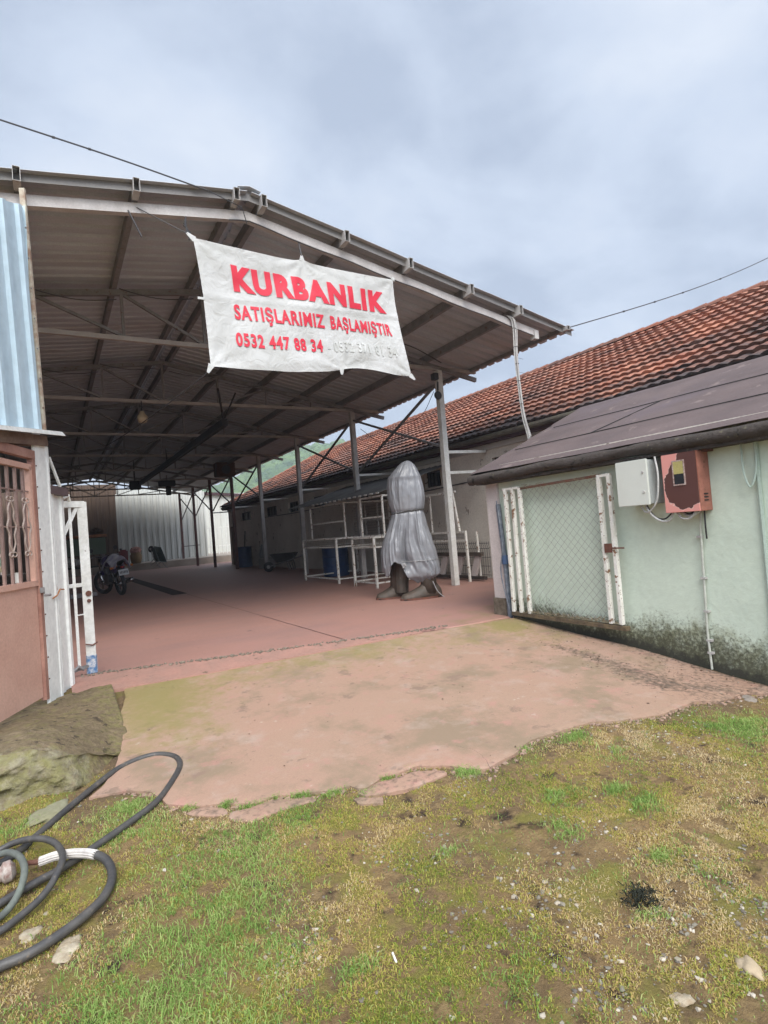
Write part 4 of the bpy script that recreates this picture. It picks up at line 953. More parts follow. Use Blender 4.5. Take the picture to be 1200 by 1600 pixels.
cb.tube(spline([(WX-.11, 3.2, 1.28), (WX-.12, 3.1, 1.25), (WX-.12, 3.0, 1.28)], 6), .012, 7); cb.tube([(WX-.06, 2.98, 1.28), (WX-.05, 2.99, 1.12), (WX-.03, 3.0, 1.0)], .009, 6)
tag(cb.build('cable_loop', m_black, origin=(WX, 3.3, 1.3)), 'short black cables tucked under the pink meter box', 'cable')
# wire mesh gate leaning along the wall
mg = thing('mesh_gate', 'rusty white framed chain link sliding gate parked along the mint wall', 'gate', (5.28, 4.7, .08))
gx = 5.28
for nm, ya, yb in (('frame_post', 5.60, 5.575), ('frame_post', 5.46, 5.44), ('frame_post', 5.31, 5.31), ('frame_post', 4.08, 4.08), ('frame_post', 3.95, 3.95)):
    mb = MB(); mb.bar((gx, ya, .09), (gx, yb, 1.73), .05, .045, (0, 1, 0)); mb.build(nm, m_whiter, mg, bevel=.004)
mb = MB(); mb.bar((gx, 5.62, 1.735), (gx, 5.33, 1.735), .04, .03); mb.build('top_rail', m_whiter, mg); mb = MB(); mb.bar((gx, 4.1, 1.735), (gx, 3.93, 1.735), .04, .03); mb.build('top_rail', m_whiter, mg)
mb = MB(); mb.bar((gx, 5.33, 1.72), (gx, 4.08, 1.74), .03, .03); mb.build('top_rail', m_rust, mg)
mb = MB(); mb.bar((gx, 5.62, .07), (gx, 3.88, .055), .07, .045); mb.build('bottom_rail', mat('rotten_rail', (.08, .06, .045), .95, (.16, .12, .07), 10, bump=.5), mg)
mb = MB(); ya, yb, za, zb = 4.1, 5.29, .1, 1.71; p_ = .072
Wd, Hd = yb-ya, zb-za
def clipline(c, s):
    # z = c + s*(y) inside rect
    pts = []
    for y in (0, Wd):
        z = c+s*y
        if 0 <= z <= Hd: pts.append((y, z))
    for z in (0, Hd):
        y = (z-c)/s
        if 0 < y < Wd: pts.append((y, z))
    return pts[:2] if len(pts) >= 2 else None
for s in (1.0, -1.0):
    c = -Wd-Hd
    while c < Hd+Wd+Hd:
        q = clipline(c, s)
        if q:
            (y1, z1), (y2, z2) = q; n = max(2, int(math.hypot(y2-y1, z2-z1)/.05)); pts = []
            for k in range(n+1):
                t_ = k/n; pts.append((gx+(.004 if k % 2 else -.004)*s+.012*math.sin(3*(y1+(y2-y1)*t_))*math.sin(2*(z1+(z2-z1)*t_)), ya+y1+(y2-y1)*t_, za+z1+(z2-z1)*t_))
            mb.tube(pts, .0019, 3, cap=False)
        c += p_*1.41
mb.build('chain_link_mesh', mat('galvanised_wire', (.2, .2, .19), .6, fine=0, bump=0), mg)
mb = MB(); mb.bar((gx-.03, 4.06, .93), (gx-.03, 3.82, .93), .015); mb.box((gx-.02, 4.02, .93), (.03, .09, .1)); mb.build('bolt_latch', m_rust, mg)
mb = MB(); rs = random.Random(3)
for i in range(70):
    y = rs.uniform(4.05, 5.3); z = 1.73+rs.uniform(-.02, .03); mb.tube([(gx-.02, y, z), (gx+rs.uniform(-.05, .0), y+rs.uniform(-.12, .12), z+rs.uniform(-.06, .03))], .002, 3, cap=False)
for i in range(160):
    y = rs.uniform(4.0, 5.4); z = .1; mb.tube([(gx+rs.uniform(-.04, .05), y, z), (gx+rs.uniform(-.05, .08), y+rs.uniform(-.1, .1), z+rs.uniform(.0, .05))], .003, 3, cap=False)
tag(mb.build('dry_straw', mat('straw', (.3, .25, .16), .9, (.12, .09, .06), 30), origin=(gx, 4.7, .1)), 'dry straw caught in the chain link gate frame', 'straw', kind='stuff')

# ============================================================ racks and cages
def mesh_panel(mb, p, a, b_, na, nb, r=.004):
    p, a, b_ = Vector(p), Vector(a), Vector(b_)
    for i in range(na+1): mb.tube([p+a*i/na, p+a*i/na+b_], r, 3, cap=False)
    for i in range(nb+1): mb.tube([p+b_*i/nb, p+b_*i/nb+a], r, 3, cap=False)
def rack(label, x0, x1, y0, y1, zs, ztop, tray, rear=None, loc=None):
    t_ = thing('cage_rack', label, 'rack', (x0, y0, 0), 'white framed mesh cage racks under the shed')
    for (x, y) in ((x0, y0), (x1, y0), (x0, y1), (x1, y1)):
        mb = MB(); mb.bar((x, y, 0), (x, y, zs+.2), .05, .05, (0, 1, 0)); mb.build('leg', m_whiter, t_)
    for (x, y) in ((x0+.3, y0), (x1, y0+.1), (x0+.3, y1)):
        mb = MB(); mb.bar((x, y, zs+.2), (x, y, ztop), .04, .04, (0, 1, 0)); mb.build('upright', m_whiter, t_)
    for z in (.12, zs, zs+.22):
        mb = MB()
        for p, q in (((x0, y0, z), (x1, y0, z)), ((x0, y1, z), (x1, y1, z)), ((x0, y0, z), (x0, y1, z)), ((x1, y0, z), (x1, y1, z))): mb.bar(p, q, .035, .035)
        mb.build('shelf_frame', m_whiter, t_)
    mb = MB(); mb.bar((x0+.3, y0, ztop), (x0+.3, y1, ztop), .04); mb.bar((x0+.3, y0, ztop), (x1, y0+.05, ztop), .04); mb.build('top_rail', m_whiter, t_)
    for yy in ((y0*2+y1)/3, (y0+2*y1)/3):
        mb = MB(); mb.bar((x1, yy, zs+.2), (x1, yy, ztop), .04, .04, (0, 1, 0)); mb.build('upright', m_whiter, t_)
    for pa, pb in (((x0+.3, y0, 1.62), (x0+.3, y1, 1.62)), ((x1, y0, ztop), (x1, y1, ztop)), ((x1, y0, 1.62), (x1, y1, 1.62))):
        mb = MB(); mb.bar(pa, pb, .038); mb.build('middle_rail', m_whiter, t_)
    mb = MB(); mesh_panel(mb, (x1, y0, zs+.2), (0, y1-y0, 0), (0, 0, ztop-zs-.2), int((y1-y0)/.07), 12, .003); mb.build('back_mesh', m_wire, t_)
    mb = MB(); mesh_panel(mb, (x0, y0, zs), (0, y1-y0, 0), (0, 0, .22), int((y1-y0)/.05), 5); mesh_panel(mb, (x0, y0, zs), (x1-x0, 0, 0), (0, 0, .22), int((x1-x0)/.05), 5)
    mesh_panel(mb, (x0, y0, zs), (0, y1-y0, 0), (x1-x0, 0, 0), int((y1-y0)/.08), int((x1-x0)/.08)); mb.build('mesh_tray', mat('dull_wire', (.2, .18, .15), .7, fine=0, bump=0), t_)
    return t_
rack('long white cage rack under the small lean-to roof', 6.35, 8.1, 13.1, 15.3, .95, 2.1, 1)
rb_ = rack('white cage rack with mesh back panel behind the covered statue', 6.25, 7.5, 10.95, 12.0, .93, 2.1, 1)
mb = MB(); mesh_panel(mb, (7.5, 10.95, 1.15), (0, 1.05, 0), (0, 0, .95), 21, 19, .004); mb.build('mesh_back', m_wire, rb_)
rc = thing('cage_rack', 'white cage rack right of the statue behind the front post', 'rack', (7.9, 9.9, 0), 'white framed mesh cage racks under the shed')
for (x, y) in ((7.95, 9.75), (7.95, 11.1), (8.35, 9.85)):
    mb = MB(); mb.bar((x, y, 0.0), (x-.02, y+.0, 1.1), .045, .045, (0, 1, 0)); mb.build('leg', m_whiter, rc)
mb = MB(); mb.bar((7.97, 10.0, 1.12), (7.9, 10.12, 2.35), .045, .045, (0, 1, 0)); mb.bar((7.97, 11.05, 1.12), (7.97, 11.05, 2.05), .035, .035, (0, 1, 0)); mb.build('upright', m_whiter, rc)
mb = MB()
for z in (.93, 1.12): mb.bar((7.95, 9.75, z), (7.95, 11.2, z), .045)
mb.bar((7.97, 10.05, 2.05), (7.97, 11.2, 2.05), .05); mb.build('shelf_frame', m_whiter, rc)
mb = MB(); mesh_panel(mb, (7.95, 9.75, .93), (0, 1.4, 0), (0, 0, .2), 30, 6, .004); mb.build('mesh_tray', m_wire, rc)
# lean-to sheet over the racks
lt = thing('lean_to_roof', 'small corrugated lean-to sheet sloping over the cage racks', 'roof', (7.4, 13.5, 2.1))
mb = MB(); V = []; ys_ = np.arange(10.9, 16.6, .07)
for i, a in enumerate(ys_):
    d = .02*math.sin(i*math.pi/2.); V += [(6.45, a, 2.16+d), (8.6, a, 2.82+d)]
mb.add(V, [(2*i, 2*i+2, 2*i+3, 2*i+1) for i in range(len(ys_)-1)]); mb.build('sheet', mat('old_grey_sheet', (.13, .125, .115), .7, (.08, .075, .07), 2), lt, solid=.006)
mb = MB()
for a in np.arange(10.95, 14.6, .28): mb.box((6.44, a, 2.16), (.012, .13, .035))
mb.build('edge_strip', m_white, lt)
for a in (10.6, 10.75):
    mb = MB(); mb.bar((6.9, a, 2.52), (7.5, a+.25, 2.55), .06, .035); tag(mb.build('white_plank', m_white, origin=(6.9, a, 2.5)), 'short white plank at the front end of the lean-to sheet' if a < 10.7 else 'short white plank second from the front end of the lean-to sheet', 'plank', 'white planks on the lean-to')
# ------------------------------------------------------------ barrels, boxes
def barrel(label, x, y, r, h, m):
    t_ = thing('barrel', label, 'barrel', (x, y, 0))
    mb = MB(); mb.lathe((x, y, 0), [(r*.95, 0), (r, .02), (r, h*.32), (r*1.04, h*.34), (r, h*.36), (r, h*.64), (r*1.04, h*.66), (r, h*.68), (r, h-.02), (r*.96, h)]); mb.build('drum', m, t_, smooth=True, auto=30)
    mb = MB(); mb.tube([(x+r*1.0*math.cos(a), y+r*1.0*math.sin(a), h) for a in np.linspace(0, 2*math.pi, 28)], .018, 6); mb.build('rim', m, t_)
    mb = MB(); mb.cyl((x, y, h-.05), r*.93, .02, 24); mb.build('lid', m_dark, t_)
    return t_
barrel('blue plastic barrel holding a stick beside the far red post', 8.05, 26.9, .36, .98, m_blue)
mb = MB(); mb.tube([(8.05, 26.9, .5), (8.2, 27.0, 1.75)], .025); tag(mb.build('stick', m_dark, origin=(8.05, 26.9, .5)), 'dark stick poking out of the far blue barrel', 'stick')
barrel('blue plastic drum standing under the long cage rack', 7.5, 15.6, .40, .92, m_blue)
mb = MB(); mb.box((8.1, 23.8, .22), (.5, .8, .44)); tag(mb.build('crate', mat('grey_crate', (.3, .3, .29), .6), origin=(8.1, 23.8, 0), bevel=.02), 'low grey crate on the floor against the beige wall', 'crate')
mb = MB(); mb.lathe((8.3, 24.9, 0), [(.14, 0), (.15, .6), (.08, .9), (.05, 1.05)]); tag(mb.build('gas_bottle', mat('grey_bottle', (.14, .15, .15), .5), origin=(8.3, 24.9, 0), smooth=True), 'dark upright bottle leaning near the far blue barrel', 'bottle')
# wheelbarrows
def wheelbarrow(label, loc, rz_, m, rot=None):
    t_ = thing('wheelbarrow', label, 'wheelbarrow', (0, 0, 0))
    mb = MB(); b0 = [(-.28, -.2), (.3, -.16), (.3, .16), (-.28, .2)]; t0 = [(-.5, -.34), (.55, -.28), (.55, .28), (-.5, .34)]
    V = [(x, y, .34) for x, y in b0]+[(x, y, .68) for x, y in t0]+[(x*.94, y*.93, .68) for x, y in t0]+[(x*.93, y*.93, .36) for x, y in b0]
    mb.add(V, [(0, 1, 2, 3)]+[(i, (i+1) % 4, (i+1) % 4+4, i+4) for i in range(4)]+[(4+i, 4+(i+1) % 4, 8+(i+1) % 4, 8+i) for i in range(4)]+[(8+i, 8+(i+1) % 4, 12+(i+1) % 4, 12+i) for i in range(4)]+[(12, 13, 14, 15)])
    mb.build('tray', m, t_)
    for s in (-1, 1):
        mb = MB(); mb.tube(spline([(.62, .05*s, .2), (.1, .2*s, .32), (-.5, .27*s, .48), (-.85, .29*s, .62)], 5), .02, 8); mb.build('handle', m_steel, t_)
        mb = MB(); mb.tube([(-.3, .2*s, .4), (-.36, .22*s, 0), (-.2, .22*s, 0), (-.1, .2*s, .34)], .016, 6); mb.build('leg', m_steel, t_)
    mb = MB(); mb.lathe((.66, -.04, .19), [(.1, 0), (.19, .01), (.2, .04), (.19, .07), (.1, .08)], axis=(0, 1, 0)); w_ = mb.build('wheel', m_black, t_, smooth=True)
    mb = MB(); mb.cyl((.66, -.045, .19), .07, .09, 14, axis=(0, 1, 0)); mb.build('rim', m_steelp, w_)
    t_.location = loc; t_.rotation_euler = rot if rot else (0, 0, rz_); return t_
wheelbarrow('black wheelbarrow parked against the beige wall', (7.85, 20.9, 0), 2.6, mat('black_tray', (.02, .02, .022), .5, (.04, .04, .04), 6))
wheelbarrow('dark green wheelbarrow tipped up against the far platform', (5.05, 35.3, .55), 0, mat('green_tray', (.025, .04, .03), .5, (.04, .05, .04), 6), rot=(R(20), R(-62), R(110)))
# red canister, sack
t_ = thing('canister', 'dark red canister on the far platform beside the sack', 'canister', (3.7, 37, .4))
mb = MB(); mb.box((3.7, 37, .86), (.5, .4, .9)); mb.build('body', mat('red_can', (.2, .02, .025), .5, (.13, .02, .02), 4), t_, bevel=.08); mb = MB(); mb.cyl((3.58, 37, 1.3), .07, .1, 12); mb.build('cap', m_black, t_)
t_ = thing('sack', 'tan sack with pink bag on top against the white sheets', 'sack', (4.42, 37.2, .4))
mb = MB(); mb.lathe((4.42, 37.2, .4), [(.2, 0), (.28, .05), (.33, .3), (.34, .5), (.27, .62), (.3, .68)], 20); mb.build('sack_body', mat('tan_sack', (.28, .19, .1), .9, (.2, .13, .07), 5), t_, smooth=True)
bm = bmesh.new(); bmesh.ops.create_icosphere(bm, subdivisions=3, radius=.32)
for v in bm.verts: v.co *= 1+.3*(random.random()-.5); v.co.z *= .7; v.co += Vector((0, 0, .8))
me = bpy.data.meshes.new('pink_bag'); bm.to_mesh(me); bm.free(); me.materials.append(mat('pink_bag', (.4, .2, .16), .6)); o = bpy.data.objects.new('pink_bag', me); col.objects.link(o); o.parent = t_
# workbench in the dark left bay
wb = thing('workbench', 'dark green workbench with orange brown top behind the motorcycle', 'workbench', (.9, 25, 0))
mb = MB(); mb.box((.9, 25, 1.95), (2.0, 1.2, .1)); mb.build('top', mat('orange_board', (.55, .24, .13), .7, (.2, .09, .05), 4), wb)
mb = MB(); mb.box((.9, 25, 1.55), (1.9, 1.1, .65)); mb.build('cabinet', mat('dark_green_panel', (.12, .17, .12), .6), wb)
for x in (0, 1.75):
    for y in (24.5, 25.5):
        mb = MB(); mb.bar((x, y, 0), (x, y, 1.22), .1, .1, (0, 1, 0)); mb.build('leg', m_steel, wb)
mb = MB(); mb.box((.9, 25, .75), (1.8, 1.0, .06)); mb.build('shelf', m_dark, wb)
def scrap(name, label, c, s, m):
    bm = bmesh.new(); bmesh.ops.create_icosphere(bm, subdivisions=2, radius=1)
    for v in bm.verts: v.co *= 1+.5*(random.random()-.5); v.co = Vector((v.co.x*s[0], v.co.y*s[1], v.co.z*s[2]))
    me = bpy.data.meshes.new(name); bm.to_mesh(me); bm.free(); me.materials.append(m); o = bpy.data.objects.new(name, me); col.objects.link(o); o.location = c; return tag(o, label, name.replace('_', ' '))
scrap('cloth_bundle', 'crumpled tan bundle lying on the orange brown workbench top', (1.6, 25.2, 2.12), (.22, .2, .16), mat('tan_bundle', (.16, .12, .09), .9, (.08, .06, .05), 6))
scrap('white_bag', 'white plastic bag lying under the workbench shelf', (.7, 24.8, .98), (.3, .3, .18), m_white)

# ============================================================ motorcycle
mt = thing('motorcycle', 'dark motorcycle with white cover on its seat parked in the shed', 'motorcycle', (0, 0, 0))
m_chrome = mat('chrome', (.5, .5, .5), .2, metal=1., fine=0, bump=0); m_mblk = mat('black_metal', (.02, .02, .025), .35, fine=0, bump=0); m_purp = mat('purple_paint', (.05, .03, .12), .3, fine=0, bump=0)
# local frame: +Y forward, rear axle at origin (0,0,.31)
def wheel(y, ang=0.):
    c = Vector((0, y, .31)); ax = Vector((math.cos(ang), math.sin(ang), 0)); fwd = Vector((-ax.y, ax.x, 0))
    mb = MB(); pts = [c+fwd*math.cos(a)*.265+Vector((0, 0, 1))*math.sin(a)*.265 for a in np.linspace(0, 2*math.pi, 41)]; mb.tube(pts, .05, 10, cap=False); wv = mb.build('wheel', m_black, mt, origin=(0, 0, 0), smooth=True)
    mb = MB(); pts = [c+fwd*math.cos(a)*.215+Vector((0, 0, 1))*math.sin(a)*.215 for a in np.linspace(0, 2*math.pi, 33)]; mb.tube(pts, .014, 8, cap=False)
    for k in range(5):
        a = k*2*math.pi/5; mb.bar(c, c+fwd*math.cos(a)*.21+Vector((0, 0, 1))*math.sin(a)*.21, .035, .02)
    mb.cyl(c-ax*.06, .05, .12, 14, axis=ax); mb.build('rim', m_chrome, wv, origin=(0, 0, 0))
wheel(0); wheel(1.25, .45)
def mpart(name, mb, m, sm=False, bev=0): return mb.build(name, m, mt, origin=(0, 0, 0), smooth=sm, bevel=bev)
mb = MB(); mb.tube([(.09, 0, .31), (.1, .45, .38)], .025); mb.tube([(-.09, 0, .31), (-.1, .45, .38)], .025); mb.tube(spline([(0, .3, .75), (0, .6, .85), (0, .95, .88)], 4), .03); mb.tube([(0, .35, .35), (0, .45, .75)], .03); mb.tube([(0, .98, .85), (0, .8, .4), (0, .4, .32)], .025); mpart('frame', mb, m_mblk)
mb = MB(); mb.box((0, .6, .42), (.26, .34, .26)); mb.cyl((0, .72, .5), .09, .2, 16, axis=(0, .5, .8)); mpart('engine', mb, mat('engine_metal', (.16, .16, .17), .35, metal=.8), bev=.02)
for s in (-1, 1):
    mb = MB(); mb.tube([(.1*s, .05, .35), (.11*s, .22, .7)], .022); mb.tube([(.1*s+.0, .05+.17*k/9, .35+.35*k/9) for k in range(10)], .035, 10); mpart('shock_absorber', mb, m_chrome)
    mb = MB(); mb.tube([(.08*s-.0, 1.25, .31), (.09*s, 1.02, .9)], .022); mpart('fork_leg', mb, m_chrome)
    mb = MB(); mb.tube([(.1*s, -.26, .76), (.25*s, -.27, .74)], .01); mb.cyl((.25*s, -.29, .74), .03, .06, 12, axis=(0, 1, 0)); mpart('turn_signal', mb, mat('amber', (.5, .15, .02), .3, fine=0, bump=0))
mb = MB(); mb.tube([(.15, .5, .3), (.18, .1, .3), (.2, -.3, .38)], .045, 12, rfun=lambda t: .03+.025*t); mpart('exhaust', mb, m_chrome, True)
mb = MB(); mb.grid(lambda u, v: (.11*math.sin((u-.5)*2.2)*(1.0), -.3+.72*v, .80+.05*math.cos((u-.5)*3)+.05*math.cos(v*5)), 8, 14); mpart('seat', mb, m_black, True); 
o = children(mt)[-1]; 
mb = MB(); mb.lathe((0, .45, .86), [(.03, 0), (.12, .06), (.15, .2), (.14, .35), (.08, .45), (.02, .48)], 20, axis=(0, 1, .1)); mpart('fuel_tank', mb, m_purp, True)
mb = MB(); mb.box((.1, .1, .68), (.05, .45, .18)); mb.box((-.1, .1, .68), (.05, .45, .18)); mpart('side_panel', mb, m_purp, bev=.02)
mb = MB(); mb.tube(spline([(-.36, .78, 1.02), (-.2, .92, 1.05), (0, .98, 1.0), (.2, .92, 1.05), (.36, .78, 1.02)], 5), .014, 8); mpart('handlebar', mb, m_chrome)
for s in (-1, 1):
    mb = MB(); mb.tube([(.22*s, .9, 1.05), (.3*s, .86, 1.2)], .007); mb.cyl((.31*s, .85, 1.22), .055, .015, 16, axis=(0, 1, 0)); mpart('mirror', mb, m_mblk)
mb = MB(); mb.grid(lambda u, v: (.08*math.sin((u-.5)*2.4), -.34+.55*v, .54+.2*math.sin(v*2.2)-.0+.02*math.cos((u-.5)*3)), 6, 10); mpart('rear_fender', mb, m_mblk, True)
mb = MB(); mb.box((0, -.32, .73), (.10, .05, .055)); mpart('tail_light', mb, mat('red_lens', (.25, .01, .01), .25, fine=0, bump=0), bev=.015)
mb = MB(); mb.box((0, -.35, .60), (.24, .012, .15), Matrix.Rotation(-.25, 3, 'X')); pl_ = mpart('licence_plate', mb, mat('plate_white', (.55, .57, .58), .4, fine=0, bump=0))
mb = MB()
for k in range(6): mb.box((-.085+.034*k, -.358, .60), (.016, .004, .07 if k % 2 else .06), Matrix.Rotation(-.25, 3, 'X'))
mb.build('plate_digits', m_mblk, pl_, origin=(0, 0, 0))
mb = MB(); mb.tube([(0, .95, .95), (0, 1.08, .92)], .09, 16, rfun=lambda t: .05+.05*t); mpart('headlight', mb, m_mblk, True)
mb = MB(); mb.grid(lambda u, v: (.08*math.sin((u-.5)*2.6), 1.25+.3*math.cos(.3+2.2*v), .33+.31*math.sin(.3+2.2*v)), 6, 12); mpart('front_fender', mb, m_purp, True)
# draped white cover
cv = MB(); cv.grid(lambda u, v: (.24*(u-.5)*2*(.75+.3*v), -.36+.8*v+.05*math.sin(5*u), .93-.2*(abs(u-.5)*2)**2.2*(1+.3*math.sin(7*v))+.13*math.exp(-((v-.55)/.25)**2)+.025*math.sin(11*u+6*v)), 18, 20)
cover = cv.build('seat_cover', mat('white_cover', (.6, .6, .62), .6, (.3, .28, .4), 7), mt, origin=(0, 0, 0), smooth=True, solid=.01)
mt.location = (1.72, 18.2, 0); mt.rotation_euler = (R(0), R(-5), R(14)); mt.scale = (1.15, 1.15, 1.15)
bb_ = MB(); bb_.box((.75, 18.9, .25), (.7, .3, .12)); tag(bb_.build('low_bench', mat('white_bench', (.35, .33, .33), .7), origin=(.75, 18.9, .25), bevel=.01), 'low pale board beside the motorcycle behind the gate', 'board')
o = [o for o in bpy.data.objects if o.name.startswith('low_bench')][0]; o.location = (.75, 18.9, .08)

# ============================================================ covered statue
st = thing('covered_statue', 'tall statue wrapped in a roped grey tarpaulin standing on dark boots', 'statue', (5.8, 8.8, 0))
prof = [(.30, 5.40, 6.22), (.42, 5.22, 6.33), (.62, 5.16, 6.33), (.85, 5.17, 6.27), (1.06, 5.22, 6.21), (1.3, 5.33, 6.15), (1.5, 5.42, 6.12), (1.62, 5.45, 6.10), (1.7, 5.44, 6.12), (1.9, 5.42, 6.13), (2.1, 5.42, 6.11), (2.27, 5.45, 6.08), (2.4, 5.57, 6.03), (2.5, 5.67, 5.98), (2.56, 5.75, 5.92), (2.585, 5.83, 5.87)]
pz = [p[0] for p in prof]; pl0 = [p[1] for p in prof]; pr0 = [p[2] for p in prof]
vw = Vector((5.8, 8.8, 0)).normalized(); side = Vector((vw.y, -vw.x, 0))       # across the line of sight used only to lay out the width
NA, NZ = 260, 120; V = []
def foldf(a, z):
    g = min(1, abs(z-1.62)/.5)
    q = (a+.10*math.sin(2.3*z+a))*(1-.0*z); n_1 = float(vnoise(math.cos(q)*2.9+9, math.sin(q)*2.9+z*.28, 1., 301)); n_2 = float(vnoise(math.cos(q)*6.5, math.sin(q)*6.5+z*.5, 1., 302)); n_3 = float(vnoise(math.cos(q)*15, math.sin(q)*15+z*.9, 1., 303))
    k = .19*((1-abs(2*n_1-1))**2-.4)*(.6+.8*float(vnoise(a*1.5, z*.8, 1, 305)))+.06*((1-abs(2*n_2-1))**2-.4)+.02*(n_3-.5)
    return k*(1.0 if z < 1.62 else .42)*(1.25-.45*math.exp(-((z-1.62)/.12)**2))
for i in range(NA):
    a = 2*math.pi*i/NA
    # angle 0 = right, -pi/2 = towards the viewer
    fr = math.sin(a); front = max(0, -fr)
    xoff = math.cos(a)
    # hem height around the cloth
    arch = math.exp(-((xoff+.28)/.20)**2)*(1 if fr < .2 else .3)
    zb = float(np.interp(xoff, [-1, -.88, -.75, -.6, -.45, -.3, -.15, .05, .4, .75, 1], [.50, .40, .55, .68, .70, .62, .42, .33, .28, .33, .44])) if fr < .25 else .45
    zb += .02*math.sin(9*a)+.014*math.sin(23*a)+.03*(float(vnoise(a*5, 0, 1, 311))-.5)
    for j in range(NZ+1):
        z = zb+(2.585-zb)*(j/NZ)**.95
        lo = np.interp(z, pz, pl0); hi = np.interp(z, pz, pr0); cx_ = (lo+hi)/2; w_ = (hi-lo)/2
        dep = w_*np.interp(z, [.3, 1, 1.6, 2.2, 2.58], [.68, .72, .8, .75, 1.0])
        f = foldf(a, z); 
        # bulge above the lower tie on the right, pinch at the knot
        kx = math.exp(-((xoff+.2)/.2)**2)*(1 if fr < 0 else 0)*math.exp(-((z-.68)/.14)**2)
        f -= .30*kx
        f += .10*math.exp(-((z-.45)/.13)**2)*math.exp(-((xoff-.45)/.4)**2)*(1 if fr < 0 else .2)
        f -= .07*math.exp(-((z-1.62)/.03)**2)
        f -= .34*math.exp(-((xoff+.13-.05*(z-1))/.07)**2)*(1 if fr < 0 else 0)*math.exp(-((z-1.0)/.30)**2)
        # taut diagonal drape on the right thigh and crumple under the tie
        f += .07*math.sin(7*(xoff*1.2+z*1.1))*math.exp(-((z-1.05)/.35)**2)*(1 if fr < 0 else 0)*float(sst(-.1, .3, xoff))
        f += .13*(float(vnoise(math.cos(a)*8+z*3, math.sin(a)*8+z*9, 1., 321))-.5)*float(sst(.85, .55, z))
        f += .05*(1-abs(2*float(vnoise(math.cos(a)*5+z*2.2, math.sin(a)*5-z*1.3, 1., 322))-1))
        f += .05*float(fbm(np.array([a*2]), np.array([z*3]), 1.4, 35, 3)[0]-.5)*2
        sx = math.copysign(abs(math.cos(a))**.9, math.cos(a)); sy = math.copysign(abs(math.sin(a))**.9, math.sin(a))
        p = Vector((5.8, 8.8, 0))+side*((cx_-5.77)+sx*w_*(1+f*.45))*(.88+.08*float(sst(1.5, 1.9, z)))+Vector((side.x*0+vw.x, vw.y, 0))*(sy*dep*(1+f*1.1)); p.z = z-.0
        V.append(p)
F = [(i*(NZ+1)+j, ((i+1) % NA)*(NZ+1)+j, ((i+1) % NA)*(NZ+1)+j+1, i*(NZ+1)+j+1) for i in range(NA) for j in range(NZ)]
m_tarp = mat('grey_tarpaulin', (.23, .235, .25), .33, (.19, .195, .21), 4, fine=.03, bump=.25, bscale=12)
mb = MB(); mb.add(V, F); mb.build('tarpaulin', m_tarp, st, smooth=True, solid=.004)
def ring_at(z, grow=.015):
    pts = []
    for i in range(0, NA, 4):
        q = [V[i*(NZ+1)+j] for j in range(NZ+1)]; p = min(q, key=lambda w_: abs(w_.z-z)); c = Vector((5.8, 8.8, p.z)); d = (p-c); d.z = 0; pts.append(p+d.normalized()*grow)
    return pts+[pts[0]]
mb = MB(); pr = ring_at(1.62); mb.tube([p+Vector((0, 0, .04*side.dot(p-Vector((5.8, 8.8, 0)))*2)) for p in pr], .013, 6); mb.build('rope', mat('dark_rope', (.06, .055, .05), .9), st)
mb = MB(); low = [p for p in ring_at(.70, .01) if (p-Vector((5.8, 8.8, 0))).dot(vw) < .1 and side.dot(p-Vector((5.8, 8.8, 0))) > -.2]
low.sort(key=lambda p: side.dot(p)); mb.tube(low, .009, 6)
kn = Vector((5.8, 8.8, .64))-vw*.40-side*.14
for k_ in range(5): mb.tube([kn+Vector((random.uniform(-.04, .04), random.uniform(-.04, .0), random.uniform(-.05, .05))) for _ in range(4)], .016, 6)
mb.tube(spline([kn+side*.5+Vector((0, 0, -.32)), kn+side*.57+Vector((0, 0, -.5)), kn+side*.68+Vector((0, 0, -.62))], 4), .008, 5); mb.build('rope', mat('pale_rope', (.3, .3, .3), .8), st)
m_boot = mat('bronze_boot', (.045, .038, .028), .6, (.08, .055, .04), 7, bump=.4, bscale=20, spots=[((.2, .16, .12), 12, .66)])
def boot(c, L_, W_, hdir, leg):
    mb = MB(); h = Vector(hdir).normalized(); s = Vector((-h.y, h.x, 0)); n = 22; m_ = 16; vs = []
    for i in range(n+1):
        u = i/n; hw = W_/2*(math.sin(math.pi*min(1, max(0, .06+.94*u)))**.35)*(.85+.25*u if u < .8 else 1.05); ht = np.interp(u, [0, .12, .35, .55, .8, .95, 1], [.16, .3, .34, .22, .14, .11, .05])
        for k in range(m_):
            a = 2*math.pi*k/m_; x = math.cos(a); z = math.sin(a); z = max(z, -.0) if z > 0 else z*.0
            vs.append(Vector(c)+h*(u-.3)*L_+s*x*hw+Vector((0, 0, ht*max(0, math.sin(a))+.002)))
    mb.add(vs, [(i*m_+k, i*m_+(k+1) % m_, (i+1)*m_+(k+1) % m_, (i+1)*m_+k) for i in range(n) for k in range(m_)]+[tuple(range(m_)), tuple(n*m_+k for k in range(m_))])
    mb.tube([Vector(c)+Vector((0, 0, .1)), Vector(c)+Vector((.02, 0, .45)), Vector(c)+Vector((.05, .02, leg))], .13, 14, rfun=lambda t: .15-.02*t)
    mb.build('boot', m_boot, st, smooth=True)
    mb = MB(); out = []
    for i in range(24):
        a = 2*math.pi*i/24; out.append(Vector(c)+h*((.5*math.cos(a)+.2)*L_*1.02)+s*math.sin(a)*W_*.53)
    mb.prism([p+Vector((0, 0, .001)) for p in out], (0, 0, .035)); mb.build('sole', m_rust, st)
dirn = (-side*.95-vw*.28)
boot(Vector((5.8, 8.8, 0))+side*.28-vw*.18, .78, .30, dirn, .7)
boot(Vector((5.8, 8.8, 0))-side*.30+vw*.16, .62, .28, dirn, .95)
